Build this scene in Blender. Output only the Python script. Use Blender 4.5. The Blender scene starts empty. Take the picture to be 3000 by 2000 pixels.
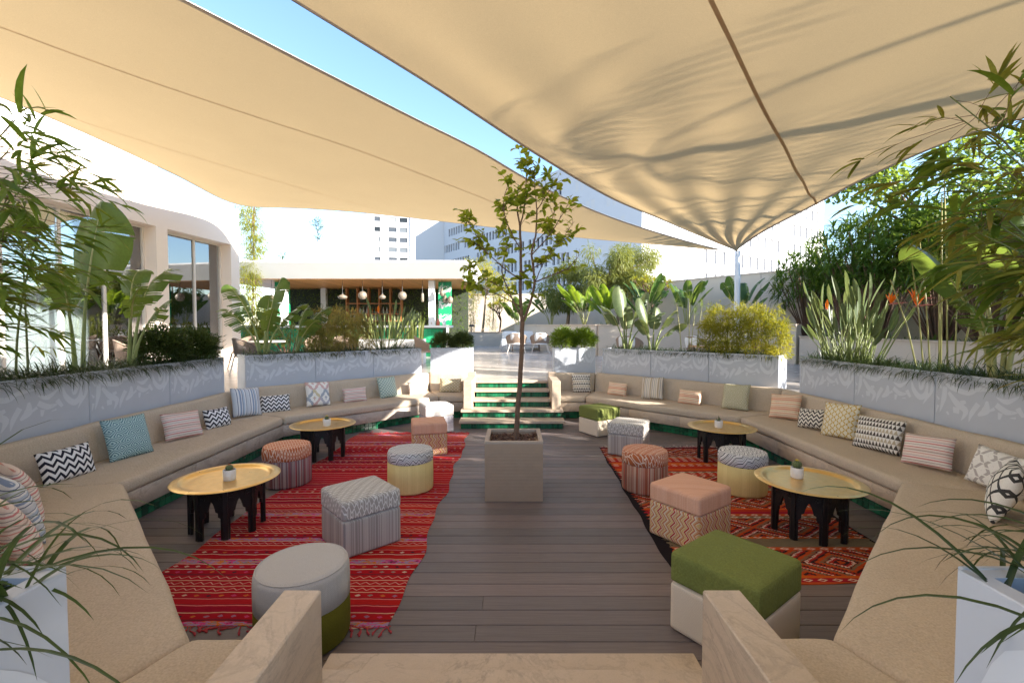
import bpy, bmesh, math, random
from mathutils import Vector, Matrix, Euler, noise
R = math.radians
scene = bpy.context.scene
COL = scene.collection
rng = random.Random(7)

# ---------------------------------------------------------------- camera
cd = bpy.data.cameras.new('camera'); cam = bpy.data.objects.new('camera', cd); COL.objects.link(cam)
cd.sensor_width = 36.0; cd.lens = 36.0 * 1340 / 3000; cd.clip_start = 0.05; cd.clip_end = 2000
cam.location = (0, 0, 1.85); cam.rotation_euler = (R(90) - math.atan(47 / 1340), 0, 0)
scene.camera = cam
# ---------------------------------------------------------------- sky and sun
SUN = Vector((0.85, -0.40, 0.36)).normalized()
world = bpy.data.worlds.new('World'); scene.world = world; world.use_nodes = True
wn = world.node_tree; wn.nodes.clear()
sky = wn.nodes.new('ShaderNodeTexSky'); sky.sky_type = 'NISHITA'; sky.sun_disc = False
sky.sun_elevation = math.asin(SUN.z); sky.sun_rotation = math.atan2(SUN.x, SUN.y)
sky.air_density = 1.0; sky.dust_density = 0.35; sky.ozone_density = 2.6
bg = wn.nodes.new('ShaderNodeBackground'); bg.inputs[1].default_value = 0.105
wo = wn.nodes.new('ShaderNodeOutputWorld')
wn.links.new(sky.outputs[0], bg.inputs[0]); wn.links.new(bg.outputs[0], wo.inputs[0])
sd = bpy.data.lights.new('sun', 'SUN'); sd.energy = 4.2; sd.angle = R(0.53); sd.color = (1.0, 0.94, 0.85)
so = bpy.data.objects.new('sun', sd); COL.objects.link(so)
so.rotation_euler = (-SUN).to_track_quat('-Z', 'Y').to_euler(); so.location = SUN * 60
vs = scene.view_settings
vs.view_transform = 'Standard'; vs.look = 'None'; vs.gamma = 1; vs.use_curve_mapping = False; vs.exposure = 2.2
scene.render.engine = 'CYCLES'
cy = scene.cycles
cy.max_bounces = 10; cy.diffuse_bounces = 6; cy.glossy_bounces = 4; cy.transmission_bounces = 6; cy.transparent_max_bounces = 8
cy.sample_clamp_indirect = 6

# ---------------------------------------------------------------- helpers: objects
def tag(o, label=None, cat=None, group=None, kind=None):
    if label: o['label'] = label
    if cat: o['category'] = cat
    if group: o['group'] = group
    if kind: o['kind'] = kind
    return o

def thing(name, label, cat, loc=(0, 0, 0), rz=0, group=None):
    o = bpy.data.objects.new(name, None); COL.objects.link(o)
    o.empty_display_size = 0.1; o.location = loc; o.rotation_euler = (0, 0, rz)
    return tag(o, label, cat, group)

def link(name, me, mat=None, parent=None, loc=None, rot=None, kind=None):
    if mat is not None and not me.materials:
        for m in (mat if isinstance(mat, (list, tuple)) else [mat]): me.materials.append(m)
    o = bpy.data.objects.new(name, me); COL.objects.link(o)
    if parent: o.parent = parent
    if loc is not None: o.location = loc
    if rot is not None: o.rotation_euler = rot
    if kind: o['kind'] = kind
    return o

def copy_tree(o, parent=None):
    c = o.copy(); COL.objects.link(c); c.parent = parent
    for ch in list(o.children): copy_tree(ch, c)
    return c

class MB:
    def __init__(s): s.v = []; s.f = []; s.m = []
    def add(s, vs, fs, m=0):
        b = len(s.v); s.v += [tuple(v) for v in vs]
        for f in fs: s.f.append(tuple(i + b for i in f)); s.m.append(m)
    def box(s, c, d, rz=0, m=0, M=None):
        x, y, z = d[0] / 2, d[1] / 2, d[2] / 2
        vs = [Vector((i * x, j * y, k * z)) for k in (-1, 1) for j in (-1, 1) for i in (-1, 1)]
        Q = M if M is not None else Matrix.Rotation(rz, 3, 'Z')
        s.add([Q @ v + Vector(c) for v in vs], [(0, 2, 3, 1), (4, 5, 7, 6), (0, 1, 5, 4), (2, 6, 7, 3), (0, 4, 6, 2), (1, 3, 7, 5)], m)
    def span(s, x0, x1, y0, y1, z0, z1, m=0):
        s.box(((x0 + x1) / 2, (y0 + y1) / 2, (z0 + z1) / 2), (x1 - x0, y1 - y0, z1 - z0), 0, m)
    def tube(s, pts, rad, n=6, m=0, cap=True):
        pts = [Vector(p) for p in pts]; k = len(pts)
        if not isinstance(rad, (list, tuple)): rad = [rad] * k
        up = Vector((0.3, 0.2, 1)); vs = []; a = None
        for i, p in enumerate(pts):
            d = (pts[min(i + 1, k - 1)] - pts[max(i - 1, 0)])
            if d.length < 1e-9: d = Vector((0, 0, 1))
            d.normalize()
            if a is None:
                a = d.cross(up)
                if a.length < 1e-3: a = d.cross(Vector((1, 0, 0)))
            a = (a - d * a.dot(d)).normalized(); b = d.cross(a)
            for j in range(n):
                t = 2 * math.pi * j / n
                vs.append(p + (a * math.cos(t) + b * math.sin(t)) * rad[i])
        fs = [(i * n + j, i * n + (j + 1) % n, (i + 1) * n + (j + 1) % n, (i + 1) * n + j) for i in range(k - 1) for j in range(n)]
        if cap: fs += [tuple(range(n))[::-1], tuple((k - 1) * n + j for j in range(n))]
        s.add(vs, fs, m)
    def lathe(s, prof, n=24, c=(0, 0, 0), m=0, sx=1, sy=1):
        k = len(prof); vs = []
        for (r, z) in prof:
            for j in range(n):
                t = 2 * math.pi * j / n
                vs.append((c[0] + r * math.cos(t) * sx, c[1] + r * math.sin(t) * sy, c[2] + z))
        fs = [(i * n + j, i * n + (j + 1) % n, (i + 1) * n + (j + 1) % n, (i + 1) * n + j) for i in range(k - 1) for j in range(n)]
        s.add(vs, fs, m)
    def poly_prism(s, poly, y0, y1, M=None, m=0):
        """poly in (x,z), extruded along y"""
        n = len(poly); Q = M if M is not None else Matrix.Identity(4)
        vs = [Q @ Vector((p[0], y0, p[1])) for p in poly] + [Q @ Vector((p[0], y1, p[1])) for p in poly]
        fs = [tuple(range(n)), tuple(range(2 * n - 1, n - 1, -1))] + [(i, i + n, (i + 1) % n + n, (i + 1) % n) for i in range(n)]
        s.add(vs, fs, m)
    def blade(s, p, d, L, w, droop=0.5, n=4, fold=0.25, m=0, roll=0.0, shape=0, up=Vector((0, 0, 1))):
        """a leaf strip that bends down as it goes; V-folded about its midrib"""
        p = Vector(p); d = Vector(d).normalized()
        side = d.cross(up)
        if side.length < 1e-3: side = Vector((1, 0, 0))
        side.normalize()
        if roll: side = Matrix.Rotation(roll, 3, d) @ side
        vs = []; st = L / n
        for i in range(n + 1):
            t = i / n
            if shape == 0: ww = math.sin(math.pi * min(1, 0.12 + 0.88 * t)) ** 0.8 * (1 - 0.25 * t)
            elif shape == 1: ww = (1 - t) ** 0.5 * min(1, 0.55 + t * 2)
            else: ww = math.sin(math.pi * (0.06 + 0.94 * t)) ** 0.65
            if i == n: ww = 0.02
            nrm = side.cross(d)
            h = side * (w * 0.5 * ww)
            vs += [p - h + nrm * (fold * w * 0.5 * ww), p.copy(), p + h + nrm * (fold * w * 0.5 * ww)]
            ax = side
            d = (d + Vector((0, 0, -1)) * (droop * (0.4 + 1.2 * t) / n)).normalized()
            side = (side - d * side.dot(d)).normalized()
            p = p + d * st
        fs = []
        for i in range(n):
            a = i * 3; fs += [(a, a + 1, a + 4, a + 3), (a + 1, a + 2, a + 5, a + 4)]
        s.add(vs, fs, m)
        return p
    def mesh(s, name, smooth=False):
        me = bpy.data.meshes.new(name); me.from_pydata(s.v, [], s.f)
        if any(s.m): me.polygons.foreach_set('material_index', s.m)
        if smooth: me.polygons.foreach_set('use_smooth', [True] * len(s.f))
        me.update(); return me
    def build(s, name, mat=None, parent=None, smooth=False, loc=None, rot=None, kind=None):
        return link(name, s.mesh(name, smooth), mat, parent, loc, rot, kind)

def bm_mesh(bm, name, smooth=True):
    me = bpy.data.meshes.new(name); bm.to_mesh(me); bm.free()
    if smooth: me.polygons.foreach_set('use_smooth', [True] * len(me.polygons))
    return me

def bevelled(vs, fs, name, off, seg=3, smooth=True, cuts=0, wob=0, seed=0):
    bm = bmesh.new(); bv = [bm.verts.new(v) for v in vs]
    for f in fs: bm.faces.new([bv[i] for i in f])
    bmesh.ops.recalc_face_normals(bm, faces=bm.faces)
    if off: bmesh.ops.bevel(bm, geom=bm.edges[:], offset=off, segments=seg, profile=0.5, affect='EDGES', clamp_overlap=True)
    if cuts:
        es = [e for e in bm.edges if e.calc_length() > 0.2]
        bmesh.ops.subdivide_edges(bm, edges=es, cuts=cuts, use_grid_fill=True)
    if wob:
        for v in bm.verts:
            q = v.co * 3.1 + Vector((seed, seed * 1.7, 0))
            v.co += Vector(noise.noise_vector(q)) * wob + Vector(noise.noise_vector(q * 3)) * wob * .35
    return bm_mesh(bm, name, smooth)

BOXF = [(0, 2, 3, 1), (4, 5, 7, 6), (0, 1, 5, 4), (2, 6, 7, 3), (0, 4, 6, 2), (1, 3, 7, 5)]
def bbox_mesh(name, d, off=0.005, seg=1, smooth=False, cuts=0, wob=0, seed=0, base=False):
    x, y, z = d[0] / 2, d[1] / 2, d[2] / 2; o = z if base else 0
    vs = [(i * x, j * y, k * z + o) for k in (-1, 1) for j in (-1, 1) for i in (-1, 1)]
    return bevelled(vs, BOXF, name, off, seg, smooth, cuts, wob, seed)

def rbox(name, d, r, n=10, puff=0.0, rb=None):
    """rounded box on a grid, base at z=0, optionally puffed on top"""
    bm = bmesh.new(); bmesh.ops.create_cube(bm, size=2)
    bmesh.ops.subdivide_edges(bm, edges=bm.edges[:], cuts=n, use_grid_fill=True)
    h = Vector(d) / 2; r_top = r; inner = Vector((max(h.x - r, 1e-4), max(h.y - r, 1e-4), max(h.z - r, 1e-4)))
    for v in bm.verts:
        # concentrate rows near the edges
        q = Vector([math.copysign(abs(c) ** 0.6, c) for c in v.co])
        p = Vector((q.x * h.x, q.y * h.y, q.z * h.z))
        r = rb if (rb and v.co.z < -.5) else r_top; inner.z = max(h.z - r, 1e-4)
        c = Vector((max(-inner.x, min(inner.x, p.x)), max(-inner.y, min(inner.y, p.y)), max(-inner.z, min(inner.z, p.z))))
        dd = p - c
        if dd.length > 1e-6: p = c + dd.normalized() * r
        if puff and p.z > 0:
            p.z += puff * (1 - (p.x / h.x) ** 2) * (1 - (p.y / h.y) ** 2)
        v.co = p + Vector((0, 0, h.z))
    return bm_mesh(bm, name, True)

# ---------------------------------------------------------------- helpers: materials
class S:
    """a shader socket with arithmetic"""
    def __init__(s, nt, k): s.nt = nt; s.k = k
    def op(s, o, b=None, c=None):
        n = s.nt.nodes.new('ShaderNodeMath'); n.operation = o
        for i, q in enumerate((s, b, c)):
            if q is None: continue
            if isinstance(q, S): s.nt.links.new(q.k, n.inputs[i])
            else: n.inputs[i].default_value = q
        return S(s.nt, n.outputs[0])
    def __add__(s, b): return s.op('ADD', b)
    def __sub__(s, b): return s.op('SUBTRACT', b)
    def __mul__(s, b): return s.op('MULTIPLY', b)
    def __truediv__(s, b): return s.op('DIVIDE', b)
    __radd__ = __add__; __rmul__ = __mul__
    def rsub(s, a): return s.op('MULTIPLY_ADD', -1.0, a)
    def frac(s): return s.op('FRACT')
    def floor(s): return s.op('FLOOR')
    def abs(s): return s.op('ABSOLUTE')
    def sin(s): return s.op('SINE')
    def lt(s, b): return s.op('LESS_THAN', b)
    def gt(s, b): return s.op('GREATER_THAN', b)
    def min(s, b): return s.op('MINIMUM', b)
    def max(s, b): return s.op('MAXIMUM', b)
    def tri(s): return (s.frac() - 0.5).abs() * 2.0

class NT:
    def __init__(s, name, rough=0.7, metal=0.0, spec=0.4):
        s.mat = bpy.data.materials.new(name); s.mat.use_nodes = True; s.nt = s.mat.node_tree
        s.nt.nodes.clear(); s.out = s.nt.nodes.new('ShaderNodeOutputMaterial')
        s.b = s.nt.nodes.new('ShaderNodeBsdfPrincipled')
        s.b.inputs['Roughness'].default_value = rough; s.b.inputs['Metallic'].default_value = metal
        s.b.inputs['Specular IOR Level'].default_value = spec
        s.nt.links.new(s.b.outputs[0], s.out.inputs[0]); s._co = {}
    def n(s, t, **kw):
        q = s.nt.nodes.new(t)
        for k, v in kw.items(): setattr(q, k, v)
        return q
    def l(s, a, b): s.nt.links.new(a.k if isinstance(a, S) else a, b)
    def co(s, kind='Object', scale=(1, 1, 1), rot=(0, 0, 0), loc=(0, 0, 0)):
        if 'tc' not in s._co: s._co['tc'] = s.n('ShaderNodeTexCoord')
        o = s._co['tc'].outputs[kind]
        if scale == (1, 1, 1) and rot == (0, 0, 0) and loc == (0, 0, 0): return o
        m = s.n('ShaderNodeMapping'); m.inputs['Scale'].default_value = scale; m.inputs['Rotation'].default_value = rot; m.inputs['Location'].default_value = loc
        s.l(o, m.inputs[0]); return m.outputs[0]
    def xyz(s, kind='Object'):
        q = s.n('ShaderNodeSeparateXYZ'); s.l(s.co(kind), q.inputs[0])
        return [S(s.nt, q.outputs[i]) for i in range(3)]
    def vec(s, x, y, z=0.0):
        q = s.n('ShaderNodeCombineXYZ')
        for i, a in enumerate((x, y, z)):
            if isinstance(a, S): s.l(a, q.inputs[i])
            else: q.inputs[i].default_value = a
        return q.outputs[0]
    def noise(s, scale=5, detail=3, rough=0.55, co=None, dist=0.0):
        q = s.n('ShaderNodeTexNoise'); q.inputs['Scale'].default_value = scale; q.inputs['Detail'].default_value = detail
        q.inputs['Roughness'].default_value = rough; q.inputs['Distortion'].default_value = dist
        s.l(co if co is not None else s.co(), q.inputs['Vector']); return S(s.nt, q.outputs[0])
    def white(s, v):
        q = s.n('ShaderNodeTexWhiteNoise', noise_dimensions='3D'); s.l(v, q.inputs['Vector']); return S(s.nt, q.outputs[0])
    def rnd(s):
        q = s.n('ShaderNodeObjectInfo'); return S(s.nt, q.outputs['Random'])
    def ramp(s, fac, stops, const=False):
        q = s.n('ShaderNodeValToRGB'); r = q.color_ramp
        if const: r.interpolation = 'CONSTANT'
        while len(r.elements) > 1: r.elements.remove(r.elements[-1])
        r.elements[0].position = stops[0][0]; r.elements[0].color = (*stops[0][1], 1)
        for p, c in stops[1:]:
            e = r.elements.new(p); e.color = (*c, 1)
        s.l(fac, q.inputs[0]); return q.outputs[0]
    def mix(s, fac, a, b, mode='MIX'):
        q = s.n('ShaderNodeMix', data_type='RGBA', blend_type=mode)
        for i, v in ((0, fac), (6, a), (7, b)):
            if isinstance(v, (int, float)): q.inputs[i].default_value = v
            elif isinstance(v, tuple): q.inputs[i].default_value = (*v, 1)
            else: s.l(v, q.inputs[i])
        return q.outputs[2]
    def hsv(s, col, h=0.5, sat=1.0, val=1.0):
        q = s.n('ShaderNodeHueSaturation')
        for nm, v in (('Hue', h), ('Saturation', sat), ('Value', val)):
            if isinstance(v, S): s.l(v, q.inputs[nm])
            else: q.inputs[nm].default_value = v
        if isinstance(col, tuple): q.inputs['Color'].default_value = (*col, 1)
        else: s.l(col, q.inputs['Color'])
        return q.outputs[0]
    def color(s, c):
        if isinstance(c, tuple): s.b.inputs['Base Color'].default_value = (*c, 1)
        else: s.l(c, s.b.inputs['Base Color'])
        s.base = c; return s
    def bump(s, h, strength=0.3, dist=0.01):
        q = s.n('ShaderNodeBump'); q.inputs['Strength'].default_value = strength; q.inputs['Distance'].default_value = dist
        s.l(h, q.inputs['Height']); s.l(q.outputs[0], s.b.inputs['Normal']); s.bn = q.outputs[0]; return s
    def roughness(s, v): s.l(v, s.b.inputs['Roughness']); return s
    def translucent(s, fac, col):
        t = s.n('ShaderNodeBsdfTranslucent'); mx = s.n('ShaderNodeMixShader'); mx.inputs[0].default_value = fac
        if isinstance(col, tuple): t.inputs[0].default_value = (*col, 1)
        else: s.l(col, t.inputs[0])
        s.l(s.b.outputs[0], mx.inputs[1]); s.l(t.outputs[0], mx.inputs[2]); s.l(mx.outputs[0], s.out.inputs[0]); return s

def simple(name, col, rough=0.6, metal=0.0, var=0.12, vs=6.0, bump=0.0, bs=60.0, spec=0.4, rand=0.0, bd=0.004):
    t = NT(name, rough, metal, spec)
    v = t.noise(vs, 4) * (2 * var) + (1 - var)
    if rand: v = v + (t.rnd() - 0.5) * (2 * rand)
    t.color(t.hsv(col, 0.5, 1.0, v))
    if bump: t.bump(t.noise(bs, 3), bump, bd)
    return t.mat

def leafmat(name, c1, c2, trans=0.35, rough=0.42, tip=None, tcol=None, spec=0.35, vs=2.5):
    """leaf colour drifts from clump to clump and from leaf to leaf"""
    t = NT(name, rough, 0, spec)
    n = t.noise(vs, 2)
    f = (n - 0.35) * 2.2 + (t.rnd() - 0.5) * 0.5
    c = t.ramp(f, [(0.0, c1), (1.0, c2)])
    g = t.noise(vs * 14, 1)
    c = t.hsv(c, 0.5, 1.0, g * 0.9 + 0.55)
    if tip:
        c = t.mix((t.noise(3.0, 3) - 0.58) * 6.0, c, tip)
    t.color(c)
    k = tcol or tuple(min(1, a * b) for a, b in zip(c2, (1.7, 1.6, 0.7)))
    t.translucent(trans, t.mix(0.5, c, k))
    return t.mat

# ---------------------------------------------------------------- materials
def stone_mat(name, c1, c2, vein, rough=0.45):
    t = NT(name, rough, 0, 0.4)
    co = t.co('Object', (1.0, 1.0, 1.6), (0.3, 0.5, 0.2))
    n = t.noise(2.2, 6, 0.65, co, 0.8); m = t.noise(1.5, 8, 0.62, co, 1.6); m2 = t.noise(3.4, 8, 0.66, co, 1.2)
    c = t.ramp(n, [(0.32, c1), (0.68, c2)])
    v = ((m - 0.5).abs() * 34.0).rsub(1.0).max(0.0) + ((m2 - 0.5).abs() * 46.0).rsub(1.0).max(0.0) * 0.6
    c = t.mix(v * t.noise(2.5, 3) * 0.85, c, vein)
    c = t.hsv(c, 0.5, 1.0, (t.rnd() - 0.5) * 0.12 + t.noise(130, 3, 0.7) * 0.28 + 0.86)
    t.color(c); t.roughness(t.noise(8, 3) * 0.3 + (rough - 0.15)); t.bump(t.noise(70, 5, 0.7) - v * 0.6, 0.22, 0.003)
    return t.mat
STONE = stone_mat('beige_stone', (0.50, 0.39, 0.29), (0.58, 0.46, 0.35), (0.33, 0.26, 0.20))
STONE_COOL = stone_mat('greyed_stone', (0.40, 0.33, 0.27), (0.54, 0.45, 0.37), (0.25, 0.20, 0.17))  # greyer copy of the beige stone, cooler light put into the colour

def plaza_mat():
    t = NT('plaza_paving', 0.22, 0, 0.5)
    x, y, z = t.xyz()
    n = t.noise(0.9, 5, 0.6, t.co('Object', (1, 2.5, 1)), 1.0)
    c = t.ramp(n, [(0.3, (0.42, 0.37, 0.33)), (0.7, (0.53, 0.48, 0.44))])
    cx = (x / 1.2 + (y / 0.6).floor() * 0.37); cyy = y / 0.6
    c = t.hsv(c, 0.5, 1.0, t.white(t.vec(cx.floor(), cyy.floor(), 0.5)) * 0.16 + 0.92)
    j = ((cx.frac() - 0.5).abs().gt(0.4975)).max((cyy.frac() - 0.5).abs().gt(0.4955))
    t.color(t.mix(j * 0.6, c, (0.25, 0.19, 0.15)))
    t.roughness(t.noise(6, 4) * 0.22 + 0.12)
    t.bump(t.noise(3, 4), 0.05, 0.01)
    return t.mat
PLAZA = plaza_mat()

def deck_mat():
    t = NT('deck_board', 0.55, 0, 0.35)
    g = t.noise(9, 6, 0.65, t.co('Object', (0.35, 14, 4)), 0.6)
    sc = t.noise(3, 3, 0.6, t.co('Object', (0.6, 9, 1)), 2.0)
    c = t.ramp(g, [(0.25, (0.125, 0.098, 0.092)), (0.75, (0.215, 0.172, 0.162))])
    c = t.mix((sc - 0.62) * 3.0, c, (0.2, 0.15, 0.13))
    t.color(t.hsv(c, 0.5, t.rnd() * 0.4 + 0.75, t.rnd() * 0.42 + 0.8))
    t.bump(t.noise(12, 5, 0.6, t.co('Object', (1.0, 40, 4))), 0.3, 0.003)
    t.roughness(t.noise(5, 3) * 0.3 + 0.36)
    return t.mat
DECK = deck_mat()
DARK = simple('dark_gap', (0.015, 0.013, 0.012), 0.9)

def zellige(name, c1, c2):
    t = NT(name, 0.12, 0, 0.6)
    r = t.rnd()
    c = t.ramp(r, [(0.0, c1), (0.5, tuple((a + b) / 2 for a, b in zip(c1, c2))), (1.0, c2)])
    t.color(t.hsv(c, 0.5, 1.0, t.noise(30, 3) * 0.7 + 0.65))
    t.roughness(t.noise(25, 2) * 0.25 + 0.05); t.bump(t.noise(22, 2), 0.35, 0.006)
    return t.mat
TILE = zellige('green_glazed_tile', (0.004, 0.060, 0.028), (0.012, 0.17, 0.075))
GROUT = simple('tile_grout', (0.05, 0.11, 0.07), 0.9)

def fabric(name, col, sc=420, bs=0.35, var=0.1, rough=0.9):
    t = NT(name, rough, 0, 0.15)
    x, y, z = t.xyz()
    w = (x * sc).sin() * (y * sc).sin() + (z * sc).sin() * ((x + y) * sc).sin()
    n = t.noise(2.2, 4) * (2 * var) + (1 - var)
    f = t.noise(sc * 0.55, 2) * 0.55 + 0.72
    t.color(t.hsv(col, 0.5, 1.0, n * f))
    wr = t.noise(5, 3, 0.5, t.co('Object', (1, 1, 0.35)))
    t.bump(w * 0.12 + t.noise(sc * 0.5, 2) * 0.5 + wr * 3.0 + t.noise(11, 4, 0.6, t.co('Object', (1, 1, 0.5)), 1.5) * 2.5 + t.noise(1.0, 3, 0.5, t.co('Object', (16, 16, 1.6))) * 2.0, bs, 0.005)
    return t.mat
SOFA = fabric('taupe_upholstery', (0.53, 0.435, 0.335), 190, 0.6)
GRASSY = simple('planter_soil', (0.03, 0.022, 0.016), 0.95, bump=0.8, bs=30)

def panel_mat(name, col, rough=0.35):
    t = NT(name, rough, 0, 0.4)
    n = t.noise(3, 5, 0.6, t.co('Object', (1, 1, 2)))
    c = t.hsv(col, 0.5, 1.0, n * 0.16 + 0.92)
    c = t.mix((t.noise(9, 4, 0.7) - 0.66) * 4.0, c, tuple(q * 0.75 for q in col))
    t.color(c); t.bump(t.noise(90, 2), 0.05, 0.002); return t.mat
PANEL = panel_mat('planter_panel', (0.475, 0.50, 0.56))
PRINT = panel_mat('planter_print', (0.585, 0.61, 0.665))
WHITE = simple('white_render', (0.80, 0.79, 0.77), 0.75, var=0.05, vs=1.5, bump=0.1, bs=60)
CREAM = simple('cream_render', (0.78, 0.66, 0.56), 0.8, var=0.05, vs=1.2, bump=0.12, bs=50)
TERRACOTTA = simple('ribbed_clay', (0.42, 0.295, 0.20), 0.7, var=0.1, vs=12)
CLAY_RIM = simple('clay_rim', (0.46, 0.36, 0.28), 0.7, var=0.1, vs=12)
BARK_CHIP = simple('bark_chip', (0.12, 0.062, 0.042), 0.85, var=0.35, vs=30, bump=0.5, bs=80, rand=0.3)
BLACKWOOD = simple('black_carved_wood', (0.011, 0.010, 0.010), 0.38, var=0.25, vs=20, bump=0.7, bs=70, bd=0.006)

def brass_mat():
    t = NT('beaten_brass', 0.28, 1.0, 0.5)
    x, y, z = t.xyz()
    r = ((x * x + y * y).op('SQRT'))
    a = y.op('ARCTAN2', x)
    eng = ((r * 150).sin() * (a * 48 + r * 60).sin())
    t.color(t.hsv((0.83, 0.56, 0.22), 0.5, 1.0, t.noise(14, 4) * 0.35 + 0.82))
    t.roughness(t.noise(20, 3) * 0.25 + 0.2)
    t.bump(eng * 0.5 + t.noise(120, 2), 0.22, 0.002); return t.mat
BRASS = brass_mat()
POTW = None
def pot_mat():
    t = NT('white_ceramic', 0.45, 0, 0.5); x, y, z = t.xyz()
    a = y.op('ARCTAN2', x); p = (a * 3.5 + z * 60).tri().min((a * 3.5 - z * 60).tri())
    t.color((0.80, 0.78, 0.76)); t.bump(p, 0.6, 0.004); return t.mat
POTW = pot_mat()
CACTUS = simple('cactus_green', (0.10, 0.14, 0.05), 0.6, var=0.3, vs=60, bump=0.4, bs=150)
SPINE = simple('cactus_spine', (0.55, 0.47, 0.30), 0.6)
FLOWY = simple('yellow_flower', (0.85, 0.62, 0.02), 0.6)
FLOWR = simple('red_flower', (0.55, 0.10, 0.04), 0.6)
FLOWO = simple('orange_petal', (0.85, 0.22, 0.01), 0.5)
FLOWP = simple('pink_bract', (0.62, 0.22, 0.22), 0.5)

# ---- patterned cloth: u across, v up in the cushion's own plane
def cloth(name, fn, rough=0.9, axes=(0, 2), bump=0.3, wr=2.0):
    t = NT(name, rough, 0, 0.12)
    p = t.xyz(); c = fn(t, p[axes[0]], p[axes[1]], p)
    c = t.hsv(c, 0.5, 1.0, t.noise(260, 2) * 0.5 + 0.75)
    t.color(c)
    t.bump(t.noise(240, 2) * 0.6 + t.noise(9, 3) * wr, bump, 0.005)
    return t.mat
def c_chev(dark, light, fu, fv, amp=0.9, axis_swap=False):
    def fn(t, u, v, p):
        if axis_swap: u, v = v, u
        z = (v * fv + (u * fu).tri() * amp).frac()
        return t.mix(z.lt(0.46), light, dark)
    return fn
def c_stripe(stops, k, vert=False, jitter=0.0):
    def fn(t, u, v, p):
        q = (u if vert else v) * k
        if jitter: q = q + (t.noise(14, 2) - 0.5) * jitter
        return t.ramp(q.frac(), stops, True)
    return fn
def c_lattice(bgc, line, fu, fv, w=0.2, inner=None):
    def fn(t, u, v, p):
        a = (u * fu); b = (v * fv)
        d = (a.tri() + b.tri() - 1.0).abs()
        c = t.mix(d.lt(w), bgc, line)
        if inner:
            e = ((a + 0.5).tri() + (b + 0.5).tri()); c = t.mix(e.lt(0.32), c, inner); e2 = (a.tri() + b.tri()); c = t.mix(e2.lt(0.32), c, inner)
        return c
    return fn
def c_maze(bgc, line, f):
    def fn(t, u, v, p):
        a = u * f; b = v * f
        d = a.tri() + b.tri()
        w = ((a * 6.2832).sin() * 0.22 + (b * 6.2832).sin() * 0.22)
        return t.mix(((d * 2.5 + w).frac()).lt(0.42), bgc, line)
    return fn
def c_ikat(t, u, v, p):
    uu = ((u * 60).floor() / 60.0); vv = ((v * 60).floor() / 60.0)
    d = ((uu / 0.2).tri() + (vv / 0.26).tri())
    k = t.white(t.vec((u * 9).floor(), (v * 7).floor(), 1.0))
    col = t.ramp(k, [(0, (0.36, 0.40, 0.46)), (0.3, (0.62, 0.42, 0.40)), (0.55, (0.45, 0.45, 0.52)), (0.8, (0.60, 0.52, 0.34))], True)
    e = (d - 1.0).abs(); col2 = (0.82, 0.80, 0.76)
    return t.mix(e.lt(0.26).max((d - 0.0).lt(0.24)), col2, col)
def c_tri(t, u, v, p):
    r = (v / 0.052); row = r.floor(); f = r.frac()
    kk = t.white(t.vec(row, 3.0, 0.0))
    tr = (u / 0.036 + row * 0.5).tri()
    dark = tr.gt(f)
    lightrow = kk.gt(0.72)
    dc = t.mix(lightrow, (0.09, 0.075, 0.065), (0.50, 0.42, 0.30))
    return t.mix(dark, (0.78, 0.74, 0.68), dc)
def c_worm(bgc, line, f):
    def fn(t, u, v, p):
        w = ((v * f * 0.55 + (u * f).floor() * 0.5).tri() - 0.5) * 0.7
        d = ((u * f + w).frac() - 0.5).abs()
        s = ((v * f * 1.1 + (u * f).floor() * 0.5).frac() - 0.5).abs().lt(0.42)
        return t.mix(d.lt(0.2) * s, bgc, line)
    return fn
PINKS = [(0, (0.72, 0.58, 0.52)), (.12, (0.55, 0.16, 0.16)), (.17, (0.74, 0.66, 0.60)), (.30, (0.30, 0.22, 0.22)), (.33, (0.74, 0.66, 0.6)), (.44, (0.60, 0.24, 0.24)), (.52, (0.76, 0.68, 0.62)), (.60, (0.42, 0.34, 0.34)), (.64, (0.75, 0.62, 0.56)), (.78, (0.62, 0.30, 0.26)), (.83, (0.74, 0.64, 0.58)), (.92, (0.45, 0.34, 0.30))]
ORNG = [(0, (0.74, 0.52, 0.36)), (.14, (0.62, 0.24, 0.16)), (.20, (0.78, 0.62, 0.46)), (.34, (0.48, 0.30, 0.20)), (.38, (0.78, 0.60, 0.44)), (.52, (0.70, 0.36, 0.24)), (.60, (0.80, 0.66, 0.50)), (.74, (0.60, 0.42, 0.22)), (.79, (0.78, 0.58, 0.42)), (.9, (0.66, 0.28, 0.20))]
BLUES = [(0, (0.62, 0.64, 0.68)), (.1, (0.12, 0.15, 0.25)), (.15, (0.70, 0.71, 0.73)), (.28, (0.25, 0.32, 0.46)), (.40, (0.66, 0.67, 0.7)), (.48, (0.16, 0.18, 0.24)), (.52, (0.42, 0.50, 0.62)), (.66, (0.72, 0.72, 0.73)), (.76, (0.10, 0.13, 0.22)), (.80, (0.55, 0.58, 0.64))]
GREYS = [(0, (0.62, 0.57, 0.50)), (.12, (0.22, 0.20, 0.20)), (.18, (0.70, 0.64, 0.56)), (.34, (0.36, 0.34, 0.34)), (.42, (0.66, 0.60, 0.50)), (.6, (0.25, 0.23, 0.22)), (.64, (0.70, 0.64, 0.56)), (.8, (0.44, 0.36, 0.26))]
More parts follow.
